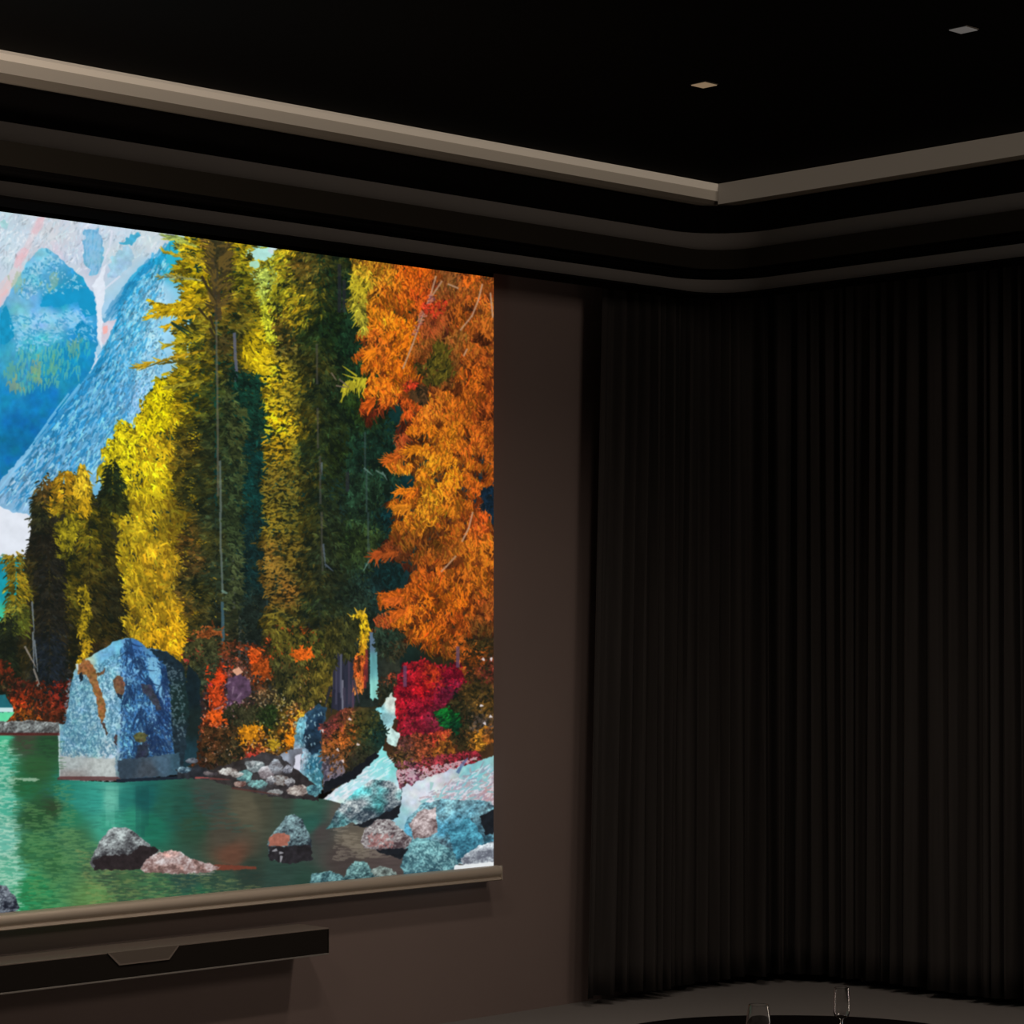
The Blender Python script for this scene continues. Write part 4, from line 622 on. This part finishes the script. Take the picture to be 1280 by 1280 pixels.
    # ------------------------------------------------ lake
    wt = [(-700, 920, 60, 150, 130), (-300, 950, 40, 130, 110), (0, 920, 60, 176, 130), (4, 960, 66, 166, 136), (6, 1000, 70, 166, 140), (5, 1050, 100, 176, 156), (15, 1090, 90, 170, 140), (30, 925, 60, 66, 52), (45, 960, 44, 84, 50), (30, 980, 34, 96, 60), (60, 930, 36, 70, 46), (45, 1020, 38, 76, 48), (66, 1010, 44, 66, 44), (40, 1060, 50, 110, 70), (40, 1110, 40, 130, 80), (70, 1080, 52, 104, 66),
          (80, 990, 34, 120, 104), (85, 1020, 40, 116, 84), (100, 1000, 44, 136, 120), (120, 1000, 50, 150, 134), (138, 1000, 96, 176, 156), (140, 1030, 60, 156, 130), (155, 1000, 36, 116, 106), (165, 1020, 44, 136, 110), (180, 1000, 22, 86, 84), (190, 1030, 28, 106, 84), (205, 1010, 34, 90, 74), (225, 1010, 34, 76, 64), (240, 1030, 42, 70, 54), (260, 1000, 60, 66, 60), (280, 1040, 70, 66, 56), (310, 1010, 86, 82, 66), (290, 1070, 96, 66, 52), (330, 1000, 66, 66, 54), (350, 1000, 56, 66, 56), (385, 1005, 50, 84, 70), (390, 1030, 40, 84, 74), (400, 1040, 66, 62, 60), (430, 1020, 80, 76, 70), (440, 1050, 100, 92, 80), (430, 1070, 66, 58, 56), (480, 1075, 76, 66, 64), (350, 1090, 44, 66, 58), (310, 1090, 44, 58, 50), (280, 1100, 50, 76, 60), (230, 1095, 44, 76, 66), (200, 1110, 60, 106, 70), (150, 1110, 66, 100, 64), (120, 1120, 84, 124, 70), (130, 1090, 60, 84, 60), (90, 1050, 56, 104, 70), (250, 1130, 40, 96, 66), (160, 1150, 60, 120, 70), (380, 1110, 40, 66, 56), (30, 1150, 40, 140, 90)]
    p.fill([(-742, 918), (72, 918), (74, 974), (150, 978), (230, 970), (262, 972), (300, 984), (350, 992), (400, 998), (412, 1000), (450, 1012), (470, 1055), (620, 1090), (620, 1222), (-742, 1222)], wt, .6, 5, .12, 14, lsy=2.2, seed=171, octv=3)
    def ripples(poly, n, c, ln, al, w=1.2, hor=0):
        x, y = p.scatter(poly, n); p.strokes(x-ln/2, y, N(hor, 5, n), U(.4, 1.4, n)*ln, w, c, alpha=al)
    ripples([(-740, 930), (20, 930), (26, 1150), (-740, 1200)], 5200, (180, 214, 190), 9, .4)
    ripples([(-40, 925), (14, 925), (22, 1000), (30, 1160), (-40, 1160)], 620, (196, 222, 200), 8, .5)
    ripples([(14, 925), (74, 925), (80, 1150), (30, 1150)], 500, (40, 90, 50), 10, .5); ripples([(30, 1000), (130, 1060), (160, 1150), (40, 1150)], 620, (110, 160, 96), 10, .4)
    ripples([(70, 980), (90, 980), (100, 1080), (76, 1080)], 130, (96, 140, 90), 7, .5); ripples([(95, 1060), (260, 1090), (330, 1110), (120, 1150)], 460, (150, 150, 90), 8, .35)
    ripples([(120, 1095), (290, 1080), (350, 1100), (160, 1140)], 260, (34, 56, 50), 12, .45); ripples([(110, 985), (250, 985), (330, 1040), (120, 1040)], 240, (30, 90, 84), 14, .25)
    ripples([(420, 1020), (460, 1060), (500, 1070), (420, 1075)], 130, (150, 140, 124), 9, .4); ripples([(20, 973), (46, 973), (46, 976), (20, 976)], 26, (176, 200, 176), 6, .7)
    p.fill([(262, 1082), (272, 1080), (320, 1083), (320, 1086), (262, 1088)], [(110, 58, 44)], 1, 5, .1, 6, seed=172)
    ripples([(200, 1080), (270, 1088), (262, 1094), (200, 1092)], 60, (190, 176, 170), 7, .4)
    p.strokes([134, 137, 141, 146], [982]*4, 90, [50, 46, 52, 30], 4, (110, 190, 168), alpha=.3, taper=False)
    p.strokes([172, 178, 183], [982]*3, 90, [60, 64, 50], 5, (22, 70, 70), alpha=.3, taper=False)
    # far shore strip
    p.rock([(-742, 902), (2, 902), (40, 900), (74, 903), (74, 916), (-742, 919)], (176, 186, 184), (60, 60, 60), 1.5, 181, 5)
    p.strokes([-60, -60], [917, 918], 0, [134, 134], 2, (92, 40, 38), taper=False, alpha=.8); p.strokes([74, 72, 100], [972, 973, 974], [0.5, 1, 0], [74, 74, 50], 3, (84, 46, 46), taper=False, alpha=.8)
    p.strokes([146], [976], -3, 84, 3.4, (24, 34, 46), taper=False)
    p.strokes([0], [922], 0, 18, 4, (70, 180, 140), alpha=.6)
    # shoreline stones on the right of the boulder
    p.fill([(220, 962), (246, 956), (262, 962), (330, 940), (350, 945), (400, 985), (398, 1000), (340, 996), (292, 984), (262, 974), (222, 972)], [(240, 965, 40, 44, 50), (280, 965, 50, 46, 46), (330, 960, 58, 56, 58), (370, 985, 44, 40, 42)], 2, 4, .4, 5, seed=182)
    for k, (cx, cy, w_, h_, li, da) in enumerate([(230, 962, 9, 4, (170, 206, 216), (40, 60, 76)), (240, 951, 8, 4, (130, 140, 150), (50, 50, 60)), (285, 964, 12, 5, (214, 216, 210), (96, 84, 80)), (306, 970, 11, 8, (150, 214, 206), (60, 90, 96)), (320, 958, 12, 7, (196, 206, 206), (84, 96, 100)), (332, 966, 10, 8, (216, 216, 220), (110, 100, 104)), (324, 980, 13, 6, (140, 206, 202), (60, 70, 74)), (350, 975, 12, 8, (190, 196, 196), (84, 70, 66)), (345, 958, 9, 9, (176, 186, 196), (90, 86, 90)), (300, 980, 9, 4, (180, 160, 150), (90, 60, 56)), (372, 988, 14, 7, (216, 210, 202), (96, 80, 76)), (392, 988, 10, 8, (130, 206, 210), (40, 70, 84)), (312, 955, 7, 4, (200, 206, 206), (70, 76, 80)), (296, 968, 8, 4, (226, 226, 222), (96, 90, 86)), (338, 975, 7, 5, (226, 228, 230), (70, 70, 76)), (360, 962, 7, 6, (196, 200, 210), (60, 60, 70)), (362, 978, 7, 6, (206, 210, 214), (60, 56, 60)), (345, 990, 11, 4, (166, 170, 170), (60, 56, 56)), (262, 967, 10, 3, (140, 130, 130), (60, 56, 60))]):
        p.rock([(cx+w_*np.cos(t)*U(.8, 1.15), cy+h_*np.sin(t)*U(.8, 1.15)) for t in np.linspace(0, 6.28, 11)[:-1]], li, da, 1.5, 190+k, 4, cr=.3)
    p.strokes([244, 262, 290], [972, 973, 985], [1, 4, 8], [18, 26, 60], 2, np.array([(176, 84, 80), (110, 60, 56), (84, 50, 46)]), alpha=.8)
    # boulders in the right foreground
    def shade(poly): p.fill(poly, [(24, 28, 34)], 2, 4, .25, 4, seed=int(poly[0][0]))
    p.rock([(505, 1040), (510, 1020), (530, 1004), (560, 998), (600, 1000), (620, 1008), (620, 1080), (560, 1078), (520, 1062)], (150, 206, 216), (50, 64, 76), 3, 201, 9, tint=(84, 160, 190))
    p.rock([(512, 1030), (526, 1012), (545, 1010), (548, 1040), (520, 1056)], (214, 200, 200), (96, 76, 76), 3, 202, 7)
    shade([(600, 1020), (620, 1010), (620, 1040), (606, 1044)])
    p.rock([(560, 1040), (585, 1020), (602, 1042), (606, 1062), (570, 1074)], (96, 186, 210), (40, 84, 104), 3, 203, 6)
    p.rock([(575, 1072), (600, 1056), (620, 1050), (620, 1084), (580, 1086)], (216, 226, 232), (96, 100, 112), 2, 204, 5)
    shade([(452, 1022), (496, 1000), (503, 984), (500, 1014), (480, 1030)])
    p.rock([(408, 1036), (416, 1020), (430, 1000), (450, 984), (464, 975), (490, 976), (502, 990), (500, 1006), (480, 1024), (460, 1034), (440, 1028), (422, 1034)], (206, 216, 216), (44, 58, 70), 2.5, 205, 7, tint=(100, 196, 200))
    shade([(440, 1032), (470, 1022), (500, 1006), (496, 1022), (470, 1034)])
    p.rock([(450, 1052), (456, 1036), (472, 1024), (488, 1024), (502, 1036), (514, 1048), (508, 1062), (480, 1064), (456, 1060)], (206, 206, 204), (70, 56, 60), 2, 206, 5)
    x, y = p.scatter([(462, 1044), (490, 1044), (492, 1058), (462, 1058)], 60); p.strokes(x, y, U(0, 360, 60), 4, 2, (176, 104, 100), alpha=.5)
    p.rock([(500, 1082), (506, 1062), (520, 1046), (545, 1050), (566, 1064), (574, 1084), (560, 1092), (505, 1094)], (136, 196, 200), (44, 76, 88), 2.5, 207, 6)
    x, y = p.scatter([(506, 1060), (545, 1050), (572, 1084), (510, 1088)], 200); p.strokes(x, y, N(40, 40, 200), 4, 1.5, np.array([(170, 220, 220)]*110+[(60, 100, 110)]*90), alpha=.5)
    shade([(470, 1062), (510, 1060), (502, 1074), (480, 1068)])
    p.fill([(568, 1082), (620, 1076), (620, 1090), (565, 1092)], [(228, 232, 234)], 1.2, 4, .04, 4, seed=208)
    for k, a in enumerate([([(386, 1106), (390, 1092), (410, 1088), (428, 1094), (430, 1106)], (150, 206, 206), (36, 64, 72)), ([(426, 1102), (434, 1086), (444, 1076), (458, 1078), (468, 1090), (474, 1100)], (156, 210, 206), (36, 60, 66)), ([(462, 1088), (476, 1082), (490, 1086), (498, 1096), (470, 1100)], (156, 176, 170), (60, 66, 64))]):
        p.rock(a[0], a[1], a[2], 2, 210+k, 4)
    # rocks in the water
    p.rock([(334, 1052), (342, 1040), (350, 1030), (358, 1020), (368, 1018), (378, 1024), (384, 1040), (390, 1050), (388, 1072), (360, 1078), (336, 1072)], (150, 186, 190), (36, 44, 52), 2, 221, 5)
    p.fill([(336, 1046), (348, 1040), (362, 1044), (360, 1056), (336, 1058)], [(160, 100, 84)], 2, 4, .25, 4, seed=222); p.fill([(336, 1058), (388, 1056), (390, 1074), (360, 1080), (336, 1074)], [(38, 36, 40)], 2, 4, .4, 5, seed=223)
    p.strokes([349, 352, 346], [1066, 1070, 1062], [0, 100, 160], [5, 8, 6], 3, (190, 190, 196), alpha=.7)
    p.rock([(112, 1078), (118, 1064), (128, 1046), (140, 1034), (158, 1034), (174, 1044), (188, 1056), (200, 1062), (190, 1072), (176, 1086), (140, 1086), (116, 1086)], (176, 186, 186), (52, 52, 56), 2, 224, 6)
    p.fill([(116, 1076), (128, 1070), (160, 1068), (176, 1056), (190, 1058), (200, 1062), (188, 1072), (174, 1086), (118, 1087)], [(40, 34, 36)], 2.5, 5, .3, 4, seed=225)
    p.rock([(175, 1086), (182, 1074), (196, 1066), (212, 1062), (226, 1064), (236, 1072), (258, 1078), (275, 1084), (262, 1090), (220, 1092), (180, 1090)], (226, 220, 220), (130, 100, 96), 2, 226, 4, tint=(206, 160, 150), cr=.4)
    p.rock([(-50, 1112), (-10, 1104), (6, 1106), (18, 1120), (24, 1136), (10, 1146), (-60, 1150)], (150, 160, 170), (24, 28, 40), 2, 227, 5)
    for k in range(9):
        cx = -660+k*70+U(-20, 20); cy = 1080+U(-40, 60); p.rock([(cx+26*np.cos(t)*U(.7, 1.2), cy+11*np.sin(t)*U(.7, 1.2)) for t in np.linspace(0, 6.28, 11)[:-1]], (170, 180, 184), (40, 44, 52), 3, 230+k, 6)
    b = p.b
    # soften like a photograph
    for ax in (0, 1, 0, 1):
        b = .25*np.roll(b, 1, ax)+.5*b+.25*np.roll(b, -1, ax)
    p.b = b
    return p

# ---------------------------------------------------------------- projection screen
SX0, SX1, SZ0, SZ1, SY = -5.09, -1.4867, .5265, 2.554, .060
scr = thing('projection_screen', 'large lit projection screen showing autumn trees and boulders beside a lake', 'screen', (SX1, SY, SZ0))
def screen_image():
    p = landscape(2.0)
    W, H = 2160, 1216
    xs = SX0+(np.arange(W)+.5)/W*(SX1-SX0); zs = SZ0+(np.arange(H)+.5)/H*(SZ1-SZ0)
    dx, dy = xs-CAMX, SY-CAMY
    # the notes of the painting were taken on an oblique view of the screen: straighten them onto the flat picture
    t = dx*HX+dy*HY; c = dx*HY-dy*HX; px = 640+FPX*c/t
    PY = 775-(zs[:, None]-EYE)*FPX/t[None]; PXX = np.broadcast_to(px[None], PY.shape)
    u = np.clip((PXX-p.x0)*p.S-.5, 0, p.W-1.01); v = np.clip((PY-p.y0)*p.S-.5, 0, p.H-1.01)
    iu = u.astype(int); iv = v.astype(int); fu = (u-iu)[..., None].astype(np.float32); fv = (v-iv)[..., None].astype(np.float32)
    b = p.b
    out = (b[iv, iu]*(1-fu)+b[iv, iu+1]*fu)*(1-fv)+(b[iv+1, iu]*(1-fu)+b[iv+1, iu+1]*fu)*fv
    img = bpy.data.images.new('lake_picture', W, H, alpha=False)
    a = np.ones((H, W, 4), np.float32); a[..., :3] = np.clip(out/255, 0, 1)
    img.pixels.foreach_set(a.ravel()); img.update(); img.pack()
    return img
img = screen_image()
M_pic = bpy.data.materials.new('screen_picture'); M_pic.use_nodes = True
nt = M_pic.node_tree; b = nt.nodes['Principled BSDF']; b.inputs['Base Color'].default_value = (.01, .01, .01, 1); b.inputs['Roughness'].default_value = .9; b.inputs['Specular IOR Level'].default_value = .05
ti = nt.nodes.new('ShaderNodeTexImage'); ti.image = img; ti.extension = 'EXTEND'; nt.links.new(ti.outputs['Color'], b.inputs['Emission Color']); b.inputs['Emission Strength'].default_value = 1.0
W_, H_ = SX1-SX0, SZ1-SZ0
o = obj('screen_surface', bbox(-W_, 0, 0, .004, 0, H_), M_pic, scr)
uv = o.data.uv_layers.new(name='UVMap')
for lp in o.data.loops:
    co = o.data.vertices[lp.vertex_index].co; uv.data[lp.index].uv = ((co.x+W_)/W_, co.z/H_)
obj('top_border', bbox(-W_, 0, .0005, .0045, H_, CEIL-SZ0-.06), M_header, scr)
obj('housing', bbox(-W_-.04, .04, -.03, .055, CEIL-SZ0-.08, CEIL-SZ0, bevel=.01), M_header, scr)
# bottom bar: flat lip on top of a rounded tube
prof = [(.006, .003), (-.010, .003), (-.018, 0), (-.0235, -.006), (-.0258, -.014), (-.0250, -.022), (-.0210, -.029), (-.0150, -.0345), (-.0150, -.037), (-.0195, -.0375), (-.0205, -.0445), (-.016, -.0475), (.006, -.0475)]
bm = bmesh.new(); n = len(prof)
A = [bm.verts.new((-W_-.016, y, z)) for y, z in prof]; B = [bm.verts.new((.016, y, z)) for y, z in prof]
for i in range(n): bm.faces.new((A[i], A[(i+1) % n], B[(i+1) % n], B[i]))
bm.faces.new(A); bm.faces.new(B[::-1])
bar = obj('bottom_bar', bm, M_bar, scr, smooth=True)
for x in (-W_-.019, .016):
    obj('end_cap', bbox(x, x+.004, -.0255, .007, -.0480, .0035, bevel=.003), M_bar, bar)

# ---------------------------------------------------------------- soundbar on the wall under the screen
SBX, SBY, SBZ = -2.3156, -.052, .398                                # right end, front, top
sb = thing('soundbar', 'long dark wall-mounted soundbar with a brown top under the lit screen', 'soundbar', (SBX, WY, SBZ-.0855))
L = 1.43; Dp = WY-SBY; Hh = .0855
obj('body', bbox(-L, 0, -Dp+.003, -.02, .004, Hh-.004, bevel=.002), M_sbfront, sb)
obj('front_grille', bbox(-L+.004, -.004, -Dp, -Dp+.004, .007, Hh-.003), M_sbfront, sb)
obj('top_cover', bbox(-L-.001, .001, -Dp-.001, -.018, Hh-.004, Hh, bevel=.001), M_sbtop, sb)
obj('bottom_trim', bbox(-L-.001, .001, -Dp-.001, -.018, 0, .0055, bevel=.001), M_sbtrim, sb)
obj('end_cap', bbox(-.003, .002, -Dp-.0005, -.02, .005, Hh-.004), M_sbfront, sb); obj('end_cap', bbox(-L-.002, -L+.003, -Dp-.0005, -.02, .005, Hh-.004), M_sbfront, sb)
tx = [v-SBX for v in (-3.155, -2.901, -2.937, -3.115)]
obj('centre_panel', prism_xz([(tx[0], Hh-.001), (tx[1], Hh-.001), (tx[2], Hh-.040), (tx[3], Hh-.040)], -Dp-.003, -Dp+.002), mat('bronze_panel', (.105, .086, .072, 1), .6, spec=.3, grain=.04), sb)
bm = bmesh.new(); outer = [(tx[0]-.004, Hh), (tx[0]+.002, Hh), (tx[3]+.003, Hh-.037), (tx[2]-.003, Hh-.037), (tx[1]-.002, Hh), (tx[1]+.004, Hh), (tx[2]+.001, Hh-.041), (tx[3]-.001, Hh-.041)]
obj('panel_edge', prism_xz(outer, -Dp-.0042, -Dp+.001), M_sbtop, sb)
for x in (-L*.25, -L*.75): obj('wall_bracket', bbox(x-.04, x+.04, -.0205, 0, .02, Hh-.02), M_black, sb)

# ---------------------------------------------------------------- curtains
M_cur = mat('black_brown_curtain', (.030, .0265, .0250, 1), .85, spec=.15, grain=.35, gscale=60, stretch=(1, 1, .03), bump=.25)
def curtain(name, path_fn, length, label, seed, flare=0.0, z0=.033, z1=CEIL-.002):
    """pleated hanging cloth; path_fn(s) -> plan point and inward normal"""
    rng = np.random.default_rng(seed); du = .0045; n = int(length/du)+1; s = np.linspace(0, length, n); rows = 26
    # irregular pleats: cumulative phase with varying width, plus fine secondary folds
    w = .058+.058*(rng.random(400)-.5)*1.1
    edges = np.concatenate([[0], np.cumsum(w)]); ph = np.interp(s, edges, np.arange(len(edges)))
    amp = np.interp(s, edges[:-1]+w/2, .55+.9*rng.random(400))
    fine = np.interp(s, np.linspace(0, length, int(length/.017)), rng.standard_normal(int(length/.017)))
    mid = np.interp(s, np.linspace(0, length, int(length/.05)), rng.standard_normal(int(length/.05)))
    drift = [np.interp(s, np.linspace(0, length, int(length/.06)), rng.standard_normal(int(length/.06))) for _ in range(4)]
    bm = bmesh.new(); V = []
    for r in range(rows):
        v = r/(rows-1); z = z1+(z0-z1)*v
        phase = 2*math.pi*ph+.55*math.sin(v*2.1+1)*drift[0]+.5*v*drift[1]
        sp = np.sin(phase); d = .026*amp*(np.sign(sp)*np.abs(sp)**.8+.25*np.sin(2*phase+drift[2]*1.5*v))+.0045*fine*(.7+.3*math.sin(v*5))+.014*mid*(.5+.5*v)
        end = np.clip(np.minimum(s, length-s)/.03, 0, 1)          # leading edges hang straight so the two panels just meet
        d = d*(.75+.35*v)*end; lat = .012*drift[3]*v*end
        row = []
        for i in range(n):
            (x, y), (nx, ny) = path_fn(s[i]); tx_, ty_ = -ny, nx
            k = lat[i]-flare*v*max(0, 1-s[i]/.7)
            zz = z+(.004*math.sin(s[i]*9) if r == rows-1 else 0)
            row.append(bm.verts.new((x+nx*d[i]+tx_*k, y+ny*d[i]+ty_*k, zz)))
        V.append(row)
    for a, b_ in zip(V[:-1], V[1:]):
        for i in range(n-1): bm.faces.new((a[i], a[i+1], b_[i+1], b_[i]))
    o = obj(name, bm, M_cur, None, True)
    o.data.polygons.foreach_set('use_smooth', [True]*len(o.data.polygons))
    md = o.modifiers.new('thickness', 'SOLIDIFY'); md.thickness = .0025
    return tag(o, label, 'curtain')
CR = .34
def left_path(s):
    x = -1.000+s
    if x < -CR: return (x, 0), (0, -1)
    a = (x+CR)/CR
    if a > math.pi/2: return (0, -CR-(a-math.pi/2)*CR), (-1, 0)
    return (-CR+CR*math.sin(a), -CR+CR*math.cos(a)), (-math.sin(a), -math.cos(a))
curtain('curtain', left_path, (1.0-CR)+CR*math.pi/2-.0050, 'dark pleated curtain beside the screen, hanging left of the room corner', 5, flare=.085)
def right_path(s): return (0, -CR-s), (-1, 0)
curtain('curtain', right_path, 3.6, 'dark pleated curtain along the right wall, running out of the picture', 9)

# ---------------------------------------------------------------- round table with glasses
TX, TY, TZ = -2.768, -2.347, .36
tb = thing('side_table', 'low black rounded table carrying two stemmed glasses at the bottom edge', 'table', (TX, TY, 0), math.radians(46))
def superring(r, z, e, bm, n=72):
    out = []
    for i in range(n):
        a = 2*math.pi*i/n; ca, sa = math.cos(a), math.sin(a); k = (abs(ca)**e+abs(sa)**e)**(-1/e)
        out.append(bm.verts.new((r*k*ca, r*k*sa, z)))
    return out
bm = bmesh.new(); R_ = [superring(r, z, 2.3, bm) for r, z in ((.470, TZ-.034), (.490, TZ-.030), (.498, TZ-.018), (.498, TZ-.010), (.494, TZ-.003), (.486, TZ))]
for a, b_ in zip(R_[:-1], R_[1:]):
    for i in range(72): bm.faces.new((a[i], a[(i+1) % 72], b_[(i+1) % 72], b_[i]))
bm.faces.new(R_[0]); bm.faces.new(R_[-1])
obj('table_top', bm, M_black, tb, True)
obj('pedestal', lathe([(0, .02), (.10, .02), (.06, .06), (.045, .12), (.045, TZ-.09), (.09, TZ-.045), (.16, TZ-.034), (0, TZ-.034)]), M_black, tb, True)
obj('base', lathe([(0, 0), (.26, 0), (.265, .006), (.26, .014), (.10, .024), (0, .024)]), M_black, tb, True)
M_glass = bpy.data.materials.new('clear_glass'); M_glass.use_nodes = True
g = M_glass.node_tree.nodes['Principled BSDF']; g.inputs['Base Color'].default_value = (1, 1, 1, 1); g.inputs['Roughness'].default_value = .01; g.inputs['Transmission Weight'].default_value = 1.0; g.inputs['IOR'].default_value = 1.5
def stem_glass(loc, bowl, stem_top, foot_r, label):
    """bowl = outer profile (r, z) from stem to rim, heights above the table"""
    t = thing('wine_glass', label, 'glass', loc)
    th = .0016; inner = [(max(r-th, 0), z+(th if i == 0 else 0)) for i, (r, z) in enumerate(bowl)]
    rim = [(bowl[-1][0]-th/2, bowl[-1][1]+.0005)]
    obj('bowl', lathe([(0, bowl[0][1]-.001)]+bowl+rim+inner[::-1]+[(0, bowl[0][1]+.003)], 40), M_glass, t, True)
    obj('stem', lathe([(0, .003), (.0045, .003), (.0028, .012), (.0025, stem_top*.6), (.0035, stem_top-.004), (.0055, stem_top-.0005), (0, stem_top-.0005)], 20), M_glass, t, True)
    obj('foot', lathe([(0, 0), (foot_r, 0), (foot_r, .0012), (foot_r*.5, .0024), (0, .0030)], 40), M_glass, t, True)
    return t
stem_glass((-2.741, -2.450, TZ), [(.006, .080), (.012, .0815), (.0165, .0855), (.0188, .092), (.0192, .100), (.0187, .120), (.0178, .138), (.0170, .152)], .080, .028, 'narrow clear stemmed glass, the right one, its bowl wholly in view above the black table')
stem_glass((-3.107, -2.506, TZ), [(.006, .062), (.016, .066), (.0235, .076), (.0278, .090), (.0285, .102), (.0275, .118), (.0252, .138), (.0222, .158)], .062, .031, 'wider clear stemmed glass, the left one, cut by the bottom edge of the picture')
